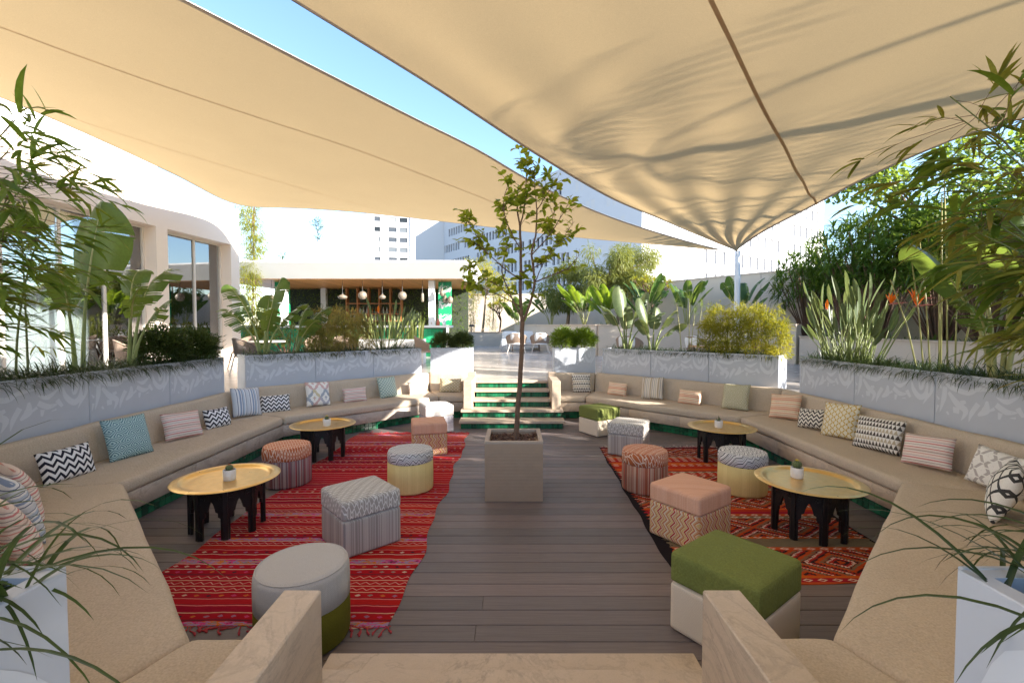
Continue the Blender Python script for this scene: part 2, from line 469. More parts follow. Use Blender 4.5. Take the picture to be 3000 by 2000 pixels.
PM = {
 'chev': cloth('chevron_cloth', c_chev((0.022, 0.024, 0.04), (0.78, 0.78, 0.80), 13.0, 16.0, 0.75)),
 'chevb': cloth('brown_chevron_cloth', c_chev((0.06, 0.05, 0.05), (0.76, 0.71, 0.63), 15.0, 18.0, 0.75)),
 'teal': cloth('teal_cloth', c_maze((0.42, 0.58, 0.58), (0.09, 0.19, 0.24), 8.0)),
 'green': cloth('pale_green_cloth', c_lattice((0.60, 0.66, 0.58), (0.22, 0.33, 0.30), 17, 17, 0.3)),
 'olive': cloth('olive_cloth', c_maze((0.62, 0.58, 0.44), (0.32, 0.30, 0.16), 9.0)),
 'pink': cloth('pink_striped_cloth', c_stripe(PINKS, 6.5)),
 'orange': cloth('orange_striped_cloth', c_stripe(ORNG, 7.0)),
 'blue': cloth('blue_striped_cloth', c_stripe(BLUES, 5.5, True)),
 'blueh': cloth('blue_line_cloth', c_stripe(BLUES, 7.5)),
 'grey': cloth('grey_striped_cloth', c_stripe(GREYS, 7.0, True)),
 'ikat': cloth('ikat_cloth', c_ikat),
 'tri': cloth('triangle_cloth', c_tri),
 'yellow': cloth('yellow_worm_cloth', c_worm((0.74, 0.68, 0.54), (0.55, 0.36, 0.06), 26.0)),
 'straw': cloth('straw_worm_cloth', c_worm((0.62, 0.54, 0.40), (0.38, 0.29, 0.12), 30.0)),
 'leaf': cloth('grey_leaf_cloth', c_worm((0.80, 0.77, 0.73), (0.46, 0.42, 0.40), 14.0)),
 'dia': cloth('diamond_cloth', c_lattice((0.76, 0.74, 0.70), (0.06, 0.06, 0.06), 8, 8, 0.22)),
 'pale': cloth('pale_pink_cloth', c_stripe([(0, (0.78, 0.66, 0.56)), (.4, (0.70, 0.48, 0.40)), (.48, (0.80, 0.70, 0.60)), (.8, (0.72, 0.55, 0.45))], 8.0)),
}
# ---- pouf cloths; local coordinates, z up from the floor
def ang(t, p):   # arc length round a round pouf
    return p[1].op('ARCTAN2', p[0]) * 0.26
def trellis(line, bgc, f=1.0):
    def fn(t, u, v, p):
        a = (p[0] + p[1]) * 24.0 * f; b = ((p[0] - p[1]) * 0.7 + p[2]) * 8.0 * f
        d = (a.tri() + b.tri() * 1.4 - 1.1).abs(); st = (a * 2.0).tri().lt(0.22) * (b.tri().gt(0.55))
        return t.mix(d.lt(0.17).max(st), bgc, line)
    return fn
def pinstripe(stops, k, rnd=True):
    def fn(t, u, v, p):
        q = ang(t, p) * k
        n = t.white(t.vec(q.floor(), 2.0, 1.0))
        return t.ramp(n, stops, True)
    return fn
def vstripe(stops, k):
    def fn(t, u, v, p):
        q = (p[0] + p[1]) * k
        return t.ramp(t.white(t.vec(q.floor(), 5.0, 1.0)), stops, True)
    return fn
def zigv(t, u, v, p):
    q = ((p[0] + p[1]) * 7.6 + (p[2] * 11.0).tri() * 0.30).frac()
    cr, og, rd, yl = (0.68, 0.57, 0.43), (0.52, 0.21, 0.07), (0.44, 0.035, 0.025), (0.62, 0.38, 0.05)
    return t.ramp(q, [(0, cr), (.05, og), (.11, cr), (.13, og), (.18, cr), (.25, rd), (.36, cr), (.41, yl), (.45, cr), (.47, yl), (.51, cr), (.57, og), (.67, cr), (.69, og), (.73, cr), (.79, (.62, .50, .36)), (.82, cr), (.86, rd), (.93, cr), (.95, yl)], True)
def zigtop(t, u, v, p):
    a = (p[0] * 0.9 + p[1] * 0.44); b = (p[1] * 0.9 - p[0] * 0.44)
    q = (b * 8.5 + p[2] * 8.5 + (a * 15.0).tri() * 0.34).frac()
    w, k, g = (0.78, 0.76, 0.73), (0.045, 0.045, 0.055), (0.40, 0.39, 0.39)
    return t.ramp(q, [(0, w), (.10, k), (.19, w), (.27, g), (.33, w), (.40, k), (.45, w), (.56, g), (.66, w), (.72, k), (.82, w), (.9, g), (.94, w)], True)
def mesh_band(t, u, v, p):
    h = (p[0] + p[1])
    rows = (p[2] * 60).frac().lt(0.35)
    lat = ((h * 46).tri() + (p[2] * 46).tri() - 1.0).abs().lt(0.35)
    c = t.mix(lat, (0.70, 0.69, 0.70), (0.20, 0.20, 0.24))
    return t.mix(p[2].lt(0.15), c, t.mix(rows, (0.74, 0.72, 0.71), (0.30, 0.29, 0.31)))
STR1 = [(0, (0.20, 0.11, 0.11)), (.2, (0.34, 0.27, 0.26)), (.4, (0.26, 0.05, 0.06)), (.6, (0.14, 0.10, 0.12)), (.8, (0.38, 0.30, 0.28))]
STR2 = [(0, (0.30, 0.12, 0.07)), (.2, (0.46, 0.28, 0.20)), (.4, (0.34, 0.06, 0.04)), (.6, (0.22, 0.10, 0.07)), (.8, (0.48, 0.32, 0.24))]
PF = {
 'greylinen': fabric('grey_linen', (0.50, 0.475, 0.45), 520, 0.3, 0.06),
 'oliveplush': fabric('olive_plush', (0.115, 0.105, 0.012), 300, 0.3, 0.12),
 'trellisgrey': cloth('grey_trellis', trellis((0.74, 0.71, 0.67), (0.40, 0.37, 0.33))),
 'greyrib': cloth('grey_ribbed', vstripe([(0, (0.44, 0.40, 0.37)), (.35, (0.32, 0.29, 0.27)), (.7, (0.50, 0.46, 0.42))], 150)),
 'zigtop': cloth('zigzag_top', zigtop),
 'yellow': cloth('yellow_cloth', vstripe([(0, (0.76, 0.61, 0.27)), (.5, (0.71, 0.56, 0.24))], 200)),
 'peach': cloth('peach_cloth', vstripe([(0, (0.70, 0.39, 0.26)), (.5, (0.67, 0.36, 0.235)), (.8, (0.72, 0.42, 0.29))], 160)),
 'zigv': cloth('flame_zigzag', zigv),
 'whitelin': fabric('white_linen', (0.66, 0.62, 0.58), 420, 0.3, 0.06),
 'mesh': cloth('grey_mesh_cloth', mesh_band),
 'trellisor': cloth('orange_trellis', trellis((0.78, 0.62, 0.48), (0.52, 0.15, 0.06))),
 'strp': cloth('plum_pinstripe', pinstripe(STR1, 150)),
 'stro': cloth('rust_pinstripe', pinstripe(STR2, 150)),
 'green': fabric('moss_boucle', (0.175, 0.20, 0.055), 200, 0.9, 0.16),
 'cream': cloth('cream_ribbed', lambda t, u, v, p: t.mix((p[2] * 120).frac().lt(0.4), (0.72, 0.62, 0.50), (0.62, 0.52, 0.42))),
}
# ---- kilims
def kilim_red():
    t = NT('red_kilim', 0.95, 0, 0.08)
    x, y, z = t.xyz()
    w = (t.noise(3.2, 3, 0.6, t.co('Object', (1, 0.25, 1))) - 0.5) * 0.045 + (t.noise(16, 2) - 0.5) * 0.008
    v = y + w
    bandid = (v / 0.075).floor(); f = (v / 0.075).frac()
    r1 = t.white(t.vec(bandid, 1.0, 1.0)); r2 = t.white(t.vec(bandid, 2.0, 1.0)); r3 = t.white(t.vec((v / 0.6).floor(), 9.0, 1.0))
    base = t.ramp(r1, [(0, (0.36, 0.008, 0.020)), (.4, (0.40, 0.010, 0.018)), (.7, (0.29, 0.005, 0.024)), (.88, (0.44, 0.022, 0.018))], True)
    base = t.mix(((x * 0.7 + 0.3) * 0.8), base, t.hsv(base, 0.505, 1.0, 1.18))
    # thin lines
    ln = t.ramp(r2, [(0, (0.62, 0.40, 0.26)), (.35, (0.60, 0.20, 0.18)), (.6, (0.04, 0.02, 0.03)), (.75, (0.66, 0.52, 0.38))], True)
    c = t.mix((f - 0.12).abs().lt(0.055), base, ln)
    c = t.mix((f - 0.26).abs().lt(0.028) * r2.gt(0.4), c, (0.10, 0.02, 0.03))
    # motif rows
    cell = (x / 0.085 + r1 * 3.0); cf = cell.frac() - 0.5
    mc = t.ramp(t.white(t.vec(cell.floor(), bandid, 4.0)), [(0, (0.60, 0.44, 0.34)), (.18, (0.52, 0.05, 0.14)), (.36, (0.05, 0.02, 0.03)), (.5, (0.26, 0.19, 0.16)), (.64, (0.50, 0.12, 0.03)), (.82, (0.30, 0.14, 0.22))], True)
    d = (cf.abs() * 1.9 + ((f - 0.62) * 2.6).abs()) + (t.noise(55, 2) - 0.5) * 0.5
    c = t.mix(d.lt(0.46) * r2.gt(0.55) * r2.lt(0.86), c, mc)
    # zig line rows
    zz = (f - 0.62 - ((x / 0.07).tri() - 0.5) * 0.35).abs()
    c = t.mix(zz.lt(0.05) * r2.lt(0.25), c, (0.62, 0.34, 0.28))
    # broad mottled bands
    mot = t.noise(9, 3, 0.6, t.co('Object', (1, 3, 1)))
    bc = t.ramp(mot, [(0.30, (0.03, 0.02, 0.03)), (.38, (0.62, 0.05, 0.20)), (.46, (0.30, 0.22, 0.36)), (.53, (0.60, 0.16, 0.02)), (.60, (0.26, 0.22, 0.18)), (.66, (0.28, 0.20, 0.34))], True)
    wide = r2.gt(0.86) * (f - 0.58).abs().lt(0.36)
    c = t.mix(wide, c, bc)
    c = t.hsv(c, 0.5, 1.0, t.noise(60, 3, 0.6, t.co('Object', (0.4, 3, 1))) * 0.7 + 0.62)
    t.color(c); t.bump(t.noise(150, 2, 0.5, t.co('Object', (0.6, 2, 1))) + t.noise(7, 2) * 1.5, 0.5, 0.004)
    return t.mat
def kilim_black():
    t = NT('orange_black_kilim', 0.95, 0, 0.08)
    x, y, z = t.xyz()
    xs = ((x * 55).floor() / 55.0); ys = ((y * 90).floor() / 90.0)
    v = y + (t.noise(3.0, 2) - 0.5) * 0.02
    n = (v / 0.62); zone = n.frac(); zid = n.floor()
    b = (v / 0.052); bid = b.floor(); f = b.frac()
    r = t.white(t.vec(bid, 1.0, 2.0)); r2 = t.white(t.vec(bid, 3.0, 2.0))
    c = t.ramp(r, [(0, (0.44, 0.035, 0.015)), (.28, (0.58, 0.11, 0.015)), (.46, (0.030, 0.018, 0.018)), (.62, (0.34, 0.015, 0.03)), (.78, (0.20, 0.15, 0.09)), (.88, (0.52, 0.08, 0.02))], True)
    cell = (x / 0.11); cf = cell.frac() - 0.5
    d = (cf.abs() * 1.7 + ((f - 0.5) * 1.6).abs())
    c = t.mix((d.lt(0.62)) * (d.gt(0.32)) * r2.gt(0.55), c, (0.66, 0.52, 0.40))
    # big stepped diamonds in every other zone
    yy = (ys / 0.62).frac() - 0.5
    dd = (((xs / 0.72).frac() - 0.5).abs() * 1.25 + yy.abs() * 1.5)
    ring = t.ramp((dd * 3.3).frac(), [(0, (0.52, 0.07, 0.015)), (.22, (0.025, 0.016, 0.018)), (.38, (0.40, 0.025, 0.02)), (.56, (0.68, 0.52, 0.42)), (.68, (0.04, 0.02, 0.02)), (.80, (0.18, 0.13, 0.07))], True)
    speck = ((x / 0.026).frac().lt(0.5) * ((y / 0.026).frac().lt(0.5)))
    ring = t.mix(speck * (dd * 3.3).frac().gt(0.5) * 0.8, ring, (0.5, 0.06, 0.02))
    inz = yy.abs().lt(0.30)
    c = t.mix(inz * t.white(t.vec(zid, 8.0, 1.0)).gt(0.15), c, ring)
    edge = (x.abs() + (t.noise(40, 2) - 0.5) * 0.10 + (y / 0.07).tri() * 0.05).gt(0.90)
    c = t.mix(edge, c, (0.016, 0.012, 0.014))
    c = t.hsv(c, 0.5, 1.0, t.noise(60, 3, 0.6, t.co('Object', (0.4, 3, 1))) * 0.7 + 0.62)
    t.color(c); t.bump(t.noise(150, 2, 0.5, t.co('Object', (0.6, 2, 1))) + t.noise(7, 2) * 1.5, 0.5, 0.004)
    return t.mat
KRED = kilim_red(); KBLK = kilim_black()
TASSEL = simple('red_tassel', (0.42, 0.05, 0.06), 0.95); TASSELW = simple('pale_tassel', (0.55, 0.45, 0.40), 0.95)

# ---- sail cloth
def sail_mat():
    t = NT('sail_cloth', 0.85, 0, 0.1)
    n = t.noise(0.7, 4) * 0.12 + 0.94
    w = t.noise(120, 2, 0.5, t.co('Object', (1, 1, 1)))
    c = t.hsv((0.41, 0.315, 0.19), 0.5, 1.0, n * (w * 0.3 + 0.85))
    t.color(c); t.bump(w + t.noise(1.6, 5, 0.62, t.co('Object', (2.5, 0.6, 1), (0, 0, 0.6))) * 4.0, 0.3, 0.006)
    t.translucent(0.25, t.hsv((0.78, 0.55, 0.28), 0.5, 1.0, n * (w * 0.3 + 0.85))); return t.mat
SAIL = sail_mat()
SEAM = simple('sail_seam', (0.50, 0.32, 0.16), 0.9); HEM = simple('sail_hem', (0.50, 0.42, 0.34), 0.85)
METALW = simple('white_steel', (0.72, 0.72, 0.72), 0.4, var=0.05)
STEEL = simple('grey_steel', (0.35, 0.35, 0.36), 0.35, 0.9, var=0.1)

# ---- leaves and bark
L_BAMBOO = leafmat('bamboo_leaf', (0.06, 0.125, 0.02), (0.18, 0.25, 0.035), 0.45, 0.38, tip=(0.34, 0.24, 0.04))
L_BAMBOO2 = leafmat('bamboo_leaf_yellowed', (0.11, 0.13, 0.02), (0.27, 0.27, 0.05), 0.42, 0.4, tip=(0.32, 0.19, 0.06))
L_GOLD = leafmat('golden_bamboo_leaf', (0.15, 0.18, 0.02), (0.42, 0.37, 0.045), 0.45, 0.5)
L_FLUFF = leafmat('pale_bamboo_leaf', (0.15, 0.14, 0.035), (0.40, 0.31, 0.10), 0.4, 0.5)
L_BIRD = leafmat('paradise_leaf', (0.035, 0.085, 0.022), (0.10, 0.16, 0.035), 0.38, 0.3, tcol=(0.36, 0.46, 0.06))
L_STRE = leafmat('crane_leaf', (0.075, 0.11, 0.05), (0.16, 0.20, 0.09), 0.28, 0.38)
L_GRASS = leafmat('mondo_grass', (0.022, 0.045, 0.012), (0.075, 0.115, 0.026), 0.25, 0.35)
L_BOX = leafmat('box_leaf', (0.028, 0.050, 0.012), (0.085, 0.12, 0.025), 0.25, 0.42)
L_BOXLIT = leafmat('bright_box_leaf', (0.08, 0.15, 0.012), (0.24, 0.33, 0.03), 0.35, 0.4)  # sunlight put into the colour: brighter copy of the box leaf
L_HEDGE = leafmat('hedge_leaf', (0.05, 0.105, 0.017), (0.16, 0.235, 0.035), 0.45, 0.32)
L_ROUND = leafmat('round_leaf', (0.08, 0.13, 0.03), (0.20, 0.27, 0.05), 0.48, 0.4)
L_WILLOW = leafmat('willow_leaf', (0.09, 0.12, 0.025), (0.26, 0.27, 0.07), 0.4, 0.45)
L_LEMON = leafmat('lemon_leaf', (0.14, 0.22, 0.025), (0.34, 0.38, 0.045), 0.6, 0.35, tip=(0.24, 0.19, 0.03))
L_PAPY = leafmat('papyrus_green', (0.12, 0.19, 0.03), (0.25, 0.33, 0.06), 0.3, 0.5)
STALK = simple('green_stalk', (0.20, 0.24, 0.08), 0.5, var=0.3, vs=8)
STALKY = simple('pale_stalk', (0.34, 0.33, 0.13), 0.5, var=0.3, vs=8)
CANE = simple('bamboo_cane', (0.13, 0.15, 0.05), 0.45, var=0.35, vs=10)
BARK = simple('tree_bark', (0.15, 0.088, 0.058), 0.9, var=0.3, vs=18, bump=0.8, bs=60, bd=0.01)
BARKP = simple('pale_bark', (0.30, 0.22, 0.15), 0.9, var=0.35, vs=14, bump=0.8, bs=50, bd=0.01)

# ================================================================ setting
OC = Vector((0, 5.5, 0)); AP = 3.5; T8 = math.tan(R(22.5)); PZ = 0.72
def oct_pts(a, z): return [Vector((OC.x + a / math.cos(R(22.5)) * math.cos(R(22.5 + 45 * i)), OC.y + a / math.cos(R(22.5)) * math.sin(R(22.5 + 45 * i)), z)) for i in range(8)]
def frame(deg, a):     # seat the local y axis on the outward normal
    n = Vector((math.cos(R(deg)), math.sin(R(deg)), 0))
    return OC + n * a, math.atan2(-n.x, n.y)

# ground far below everything and the paved plaza with its sunken octagon
mb = MB(); mb.add([(-600, -200, -0.3), (600, -200, -0.3), (600, 900, -0.3), (-600, 900, -0.3)], [(0, 1, 2, 3)])
tag(mb.build('ground', simple('earth', (0.30, 0.25, 0.2), 0.95, vs=0.3)), kind='structure')
inner = oct_pts(4.42, PZ); outer = [Vector((OC.x + 45 * math.cos(R(22.5 + 45 * i)), OC.y + 45 * math.sin(R(22.5 + 45 * i)), PZ)) for i in range(8)]
mb = MB(); mb.add(inner + outer, [(i, (i + 1) % 8, 8 + (i + 1) % 8, 8 + i) for i in range(8)])
PAVE = tag(mb.build('plaza_pavement', PLAZA), kind='structure')
for (y0, y1) in ((9.41, 9.93),):
    mb = MB(); mb.span(-0.93, 0.93, y0, y1, 0.0, PZ - 0.001); mb.build('landing', PLAZA, PAVE)
mb = MB(); a, b = oct_pts(4.42, -0.02), oct_pts(4.42, PZ); mb.add(a + b, [(i, i + 8, (i + 1) % 8 + 8, (i + 1) % 8) for i in range(8)])
tag(mb.build('pit_wall', STONE_COOL), kind='structure')
# deck: a dark bed and single boards on it
mb = MB(); mb.add(oct_pts(3.75, -0.03), [tuple(range(8))])
DECKO = tag(mb.build('deck', DARK), kind='structure')
W, GAP = 0.144, 0.006
lens = {}
yy = 1.72; row = 0
while yy < 9.3:
    dy = abs(yy + W / 2 - OC.y); hw = min(3.66, 3.66 * (1 + T8 * 0) if dy < 1.5 else 3.66 - (dy - 1.5) * 1.0)
    hw = max(hw, 1.7)
    x = -hw; cuts = []
    off = [0.9, 2.1, 1.5, 2.6, 1.2][row % 5] + rng.uniform(-.2, .2)
    nx = -hw + off
    while nx < hw - 0.4: cuts.append(nx); nx += 4.2
    ends = [-hw] + cuts + [hw]
    for a, b in zip(ends, ends[1:]):
        L = round(b - a - 0.0015, 3); key = L
        if key not in lens: lens[key] = bbox_mesh('deck_board', (L, W, 0.024), 0.0025, 1)
        link('board', lens[key], DECK, DECKO, ((a + b) / 2, yy + W / 2, -0.012 + rng.uniform(-.0006, .0006)))
    yy += W + GAP; row += 1

# ---------------------------------------------------------------- steps
tile_small = bbox_mesh('riser_tile', (0.0435, 0.012, 0.094), 0.003, 1)
tile_sq = bbox_mesh('plinth_tile', (0.072, 0.012, 0.070), 0.004, 1)
def make_steps(name, label, y0, s, tiles=True, ax=.826, ah=.525):
    """s=+1: steps rise away from the camera"""
    t = thing(name, label, 'steps', (0, y0, 0))
    rz = 0 if s > 0 else math.pi
    t.rotation_euler = (0, 0, rz)
    for k in range(1, 6):
        y = 0.3 * (k - 1); hw = 0.95 if k <= 2 else 0.742
        top = 0.144 * k
        me = bbox_mesh('tread', (2 * hw, 0.335, 0.045), 0.004, 1)
        link('tread', me, STONE, t, (0, y + 0.1325, top - 0.0225))
        mb = MB(); mb.span(-hw + 0.03, hw - 0.03, y + 0.012, y + 0.30, top - 0.144 + 0.0005, top - 0.046)
        r = mb.build('riser', GROUT, t)
        if tiles:
            n = int((2 * hw - 0.07) / 0.0465)
            for i in range(n):
                o = link('tile', tile_small, TILE, r, (-hw + 0.055 + i * 0.0465, y + 0.009 + rng.uniform(-.0012, .0012), top - 0.094 + 0.0005))
                o.rotation_euler = (rng.uniform(-.02, .02), 0, rng.uniform(-.02, .02))
    for sx in (-1, 1):
        vs = []
        me = bbox_mesh('side_wall', (0.162, 0.86, ah), 0.006, 1)
        link('side_wall', me, STONE, t, (sx * ax, 0.36 + 0.43, 0.2885 + ah / 2))
        me = bbox_mesh('end_block', (0.155, 0.16, ah + .075), 0.006, 1)
        link('end_block', me, STONE, t, (sx * (ax + .004), 1.305, 0.2885 + ah / 2 + .0375))
    return t
make_steps('steps', 'stone steps with green tiled risers climbing to the plaza', 8.14, 1)
ns = make_steps('steps', 'near stone steps with plain side walls leading down to the deck', 2.30, -1, True, .905, .425); ns.location.z = -.004

# ---------------------------------------------------------------- built-in sofas
STUB = [.915]
def seg_poly(y0, y1, k, g=0.0):
    """mitred plan outline between two depths; k: 0 full, -1/+1 stub whose straight end is next to the steps"""
    h0, h1 = (AP + y0) * T8 - g, (AP + y1) * T8 - g
    if k == 0: return [(-h0, y0), (h0, y0), (h1, y1), (-h1, y1)]
    if k < 0: return [(-h0, y0), (-STUB[0], y0), (-STUB[0], y1), (-h1, y1)]
    return [(STUB[0], y0), (h0, y0), (h1, y1), (STUB[0], y1)]
def slab(poly, z0, z1, name, off, seg, cuts=0, wob=0, seed=0):
    n = 4
    vs = [(x, y, z0) for x, y in poly] + [(x, y, z1) for x, y in poly]
    fs = [(3, 2, 1, 0), (4, 5, 6, 7)] + [(i, (i + 1) % 4, (i + 1) % 4 + 4, i + 4) for i in range(4)]
    return bevelled(vs, fs, name, off, seg, True, cuts, wob, seed)
def back_mesh(k, seed):
    fr0, fr1 = seg_poly(0.73, 0.90, k, 0.006), seg_poly(0.80, 0.91, k, 0.006)
    vs = [(x, y, 0.435) for x, y in fr0] + [(x, y, 0.835) for x, y in fr1]
    fs = [(3, 2, 1, 0), (4, 5, 6, 7)] + [(i, (i + 1) % 4, (i + 1) % 4 + 4, i + 4) for i in range(4)]
    return bevelled(vs, fs, 'back_cushion', 0.038, 4, True, 9, 0.011, seed)
def make_sofa(deg, label, k=0, panels=3, tiles=True):
    loc, rz = frame(deg, AP); STUB[0] = .995 if deg == 270 else .915
    t = thing('built_in_sofa', label, 'sofa', loc, rz, 'sofas round the sunken lounge')
    sd = deg * 0.1 + k
    link('seat_cushion', slab(seg_poly(-0.015, 0.86, k, 0.005), 0.325, 0.455, 'seat_cushion', 0.045, 5, 9, 0.010, sd), SOFA, t)
    link('back_cushion', back_mesh(k, sd + 3), SOFA, t)
    st = STONE_COOL if 90 < deg < 270 else STONE  # same stone; that side's cooler light is put into its colour
    p = seg_poly(0.0, 0.9, k)
    mb = MB(); q = seg_poly(0.085, 0.9, k)
    mb.add([(x, y, 0.0) for x, y in q] + [(x, y, 0.3) for x, y in q], [(4, 5, 6, 7)] + [(i, (i + 1) % 4, (i + 1) % 4 + 4, i + 4) for i in range(4)])
    mb.build('base', GROUT, t)
    x0, x1 = p[0][0], p[1][0]; n = panels if k == 0 else 1
    wp = (x1 - x0) / n
    for i in range(n):
        a, b = x0 + i * wp + 0.0015, x0 + (i + 1) * wp - 0.0015
        sl = [T8 * 0.12 if (i == 0 and k <= 0) else 0, T8 * 0.12 if (i == n - 1 and k >= 0) else 0]
        pl = [(a, 0.0), (b, 0.0), (b + sl[1], 0.12), (a - sl[0], 0.12)]
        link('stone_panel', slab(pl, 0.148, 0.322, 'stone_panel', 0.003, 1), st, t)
    if tiles:
        nt = int((x1 - x0) / 0.0755)
        for r_ in range(2):
            for i in range(nt):
                o = link('tile', tile_sq, TILE, t, (x0 + 0.045 + i * 0.0755 + (0.0 if r_ else 0.0), 0.081 + rng.uniform(-.001, .001), 0.036 + r_ * 0.0735))
                o.rotation_euler = (rng.uniform(-.015, .015), 0, rng.uniform(-.015, .015))
    return t
make_sofa(180, 'long grey-taupe sofa whose back runs under the planter by the pale building')
make_sofa(0, 'long beige sofa whose back runs under the planter of crane flowers')
make_sofa(135, 'taupe sofa below the planter that faces the bar, five cushions on it')
make_sofa(45, 'tan sofa below the planter of golden bamboo, four cushions on it')
make_sofa(90, 'short sofa piece beside the far steps with a straw-coloured cushion', -1)
make_sofa(90, 'short sofa piece beside the far steps with a triangle-print cushion', 1)
make_sofa(225, 'taupe sofa at the near end with striped cushions piled on it', 0, 3, False)
make_sofa(315, 'beige sofa at the near end with a black and white diamond cushion', 0, 3, False)
make_sofa(270, 'short seat end beside the near steps next to the beige sofa', -1, 1, False)
make_sofa(270, 'short seat end beside the near steps next to the striped cushion pile', 1, 1, False)

# ---------------------------------------------------------------- planters with a painted script pattern
STROKES = [  # centre line (m, in a 1.13 x 0.64 panel), widths at its points
 ([(.10, .55), (.18, .50), (.35, .47), (.45, .52)], [.004, .05, .05, .006]),
 ([(.15, .45), (.24, .35), (.33, .29), (.29, .19)], [.03, .065, .06, .004]),
 ([(.11, .50), (.10, .38), (.06, .23)], [.05, .055, .004]),
 ([(.235, .31), (.235, .25)], [.07, .06]),
 ([(.34, .48), (.46, .52), (.61, .53)], [.01, .045, .004]),
 ([(.53, .42), (.52, .33), (.45, .27)], [.02, .075, .02]),
 ([(.45, .38), (.39, .28), (.365, .19)], [.05, .045, .003]),
 ([(.62, .58), (.69, .54), (.79, .58)], [.004, .05, .006]),
 ([(.61, .47), (.70, .44), (.81, .51)], [.006, .05, .006]),
 ([(.61, .40), (.70, .35), (.79, .36)], [.05, .055, .01]),
 ([(.65, .33), (.64, .27)], [.045, .02]),
 ([(.79, .40), (.84, .33)], [.05, .03]),
 ([(.85, .52), (.88, .42), (.96, .35), (1.03, .40), (1.05, .56)], [.006, .05, .065, .05, .004]),
 ([(.94, .53), (.965, .44), (1.0, .50), (1.0, .57)], [.006, .035, .04, .004]),
 ([(1.07, .40), (1.0, .28)], [.05, .004]),
 ([(1.10, .60), (1.10, .45), (1.07, .38)], [.006, .04, .02]),
 ([(.03, .56), (.07, .48)], [.03, .02]), ([(.02, .40), (.05, .36)], [.004, .03]), ([(.04, .30), (.02, .22)], [.03, .004]),
 ([(.15, .60), (.22, .57), (.30, .56)], [.004, .035, .004]), ([(.28, .36), (.33, .38)], [.05, .03]), ([(.47, .58), (.53, .56), (.57, .59)], [.004, .03, .004]),
 ([(.55, .33), (.60, .36)], [.02, .03]), ([(.73, .30), (.78, .31)], [.004, .02]), ([(.85, .60), (.87, .55)], [.004, .03]), ([(.14, .25), (.16, .22)], [.025, .02]),
]
STROKES_Q = [([(.10, .10), (.06, .30), (.12, .52), (.22, .50), (.24, .30), (.16, .16)], [.01, .09, .10, .10, .09, .02]), ([(.34, .58), (.50, .50), (.62, .34), (.52, .22)], [.01, .12, .14, .02]), ([(.32, .30), (.40, .16), (.54, .10)], [.02, .08, .01]), ([(.70, .55), (.78, .40), (.74, .20), (.66, .12)], [.02, .10, .09, .01])]
def stroke_mesh(x0, z0, sx, sz, src=None):
    mb = MB()
    for q, (pts, ws) in enumerate(src or STROKES):
        P = [Vector((x0 + x * sx, 0, z0 + z * sz)) for x, z in pts]; k = len(P)
        smp = []
        N = 5 * (k - 1) if k > 2 else 3
        for i in range(N + 1):
            u = i / N * (k - 1); j = min(int(u), k - 2); f = u - j
            a, b, c, d = P[max(j - 1, 0)], P[j], P[j + 1], P[min(j + 2, k - 1)]
            p = 0.5 * ((2 * b) + (c - a) * f + (2 * a - 5 * b + 4 * c - d) * f * f + (3 * b - a - 3 * c + d) * f ** 3)
            smp.append((p, ws[j] * (1 - f) + ws[j + 1] * f))
        vs = []
        for i, (p, w) in enumerate(smp):
            d = smp[min(i + 1, N)][0] - smp[max(i - 1, 0)][0]; d.normalize(); h = Vector((-d.z, 0, d.x)) * (w * sz * .5)
            vs += [p + h + Vector((0, -q * 0.00006, 0)), p - h + Vector((0, -q * 0.00006, 0))]
        mb.add(vs, [(2 * i, 2 * i + 1, 2 * i + 3, 2 * i + 2) for i in range(N)])
    return mb.mesh('script_pattern')
PH = 0.64
PATTERN = stroke_mesh(-.565, -.32, 1, 1)
panel_long = bbox_mesh('planter_panel', (1.128, 0.014, PH), 0.003, 1)
def make_planter(loc, rz, n, label, depth=0.46, rim=True):
    """front face on local y=0 looking to -y, body behind it"""
    t = thing('planter', label, 'planter', (loc[0], loc[1], PZ), rz, 'script-painted planters round the lounge')
    pw = 1.135; w = pw * n if n > 1 else 0.90
    mb = MB(); th = 0.03
    x0, x1 = -w / 2, w / 2
    mb.span(x0, x0 + th, 0.0145, depth, 0.0, PH - 0.002); mb.span(x1 - th, x1, 0.0145, depth, 0.0, PH - 0.002)
    mb.span(x0 + th, x1 - th, depth - th, depth, 0.0, PH - 0.002); mb.span(x0 + th, x1 - th, 0.0145, 0.0145 + th, 0.0, PH - 0.002)
    mb.build('body', PANEL, t)
    mb = MB(); k = max(2, int(w / 0.2)); nv = []
    for i in range(k + 1):
        for j in range(4): nv.append((x0 + th + (w - 2 * th) * i / k, 0.046 + (depth - 0.078) * j / 3, PH - 0.05 + rng.uniform(-.012, .012)))
    mb.add(nv, [(i * 4 + j, (i + 1) * 4 + j, (i + 1) * 4 + j + 1, i * 4 + j + 1) for i in range(k) for j in range(3)])
    mb.build('soil', GRASSY, t)
    for i in range(n):
        if n > 1:
            c = (x0 + pw * (i + .5)); p = link('panel', panel_long, PANEL, t, (c, 0.0075, PH / 2))
            link('script_pattern', PATTERN, PRINT, p, (0, -0.0085, 0))
        else:
            p = link('panel', bbox_mesh('planter_panel', (w, 0.014, PH), 0.003, 1), PANEL, t, (0, 0.0075, PH / 2))
            link('script_pattern', stroke_mesh(-.45 * w / .9, -.32, 0.79, 1), PRINT, p, (0, -0.0085, 0))
    return t, w
PL = {}
def oct_planter(key, deg, n, label, shift=0.0, ap=4.46):
    loc, rz = frame(deg, ap)
    tx = Vector((math.cos(rz), math.sin(rz), 0))
    PL[key] = make_planter(loc + tx * shift, rz, n, label)
oct_planter('L', 180, 3, 'blue-grey script planter with tall paradise leaves and two dark bushes, below the building', -0.13)
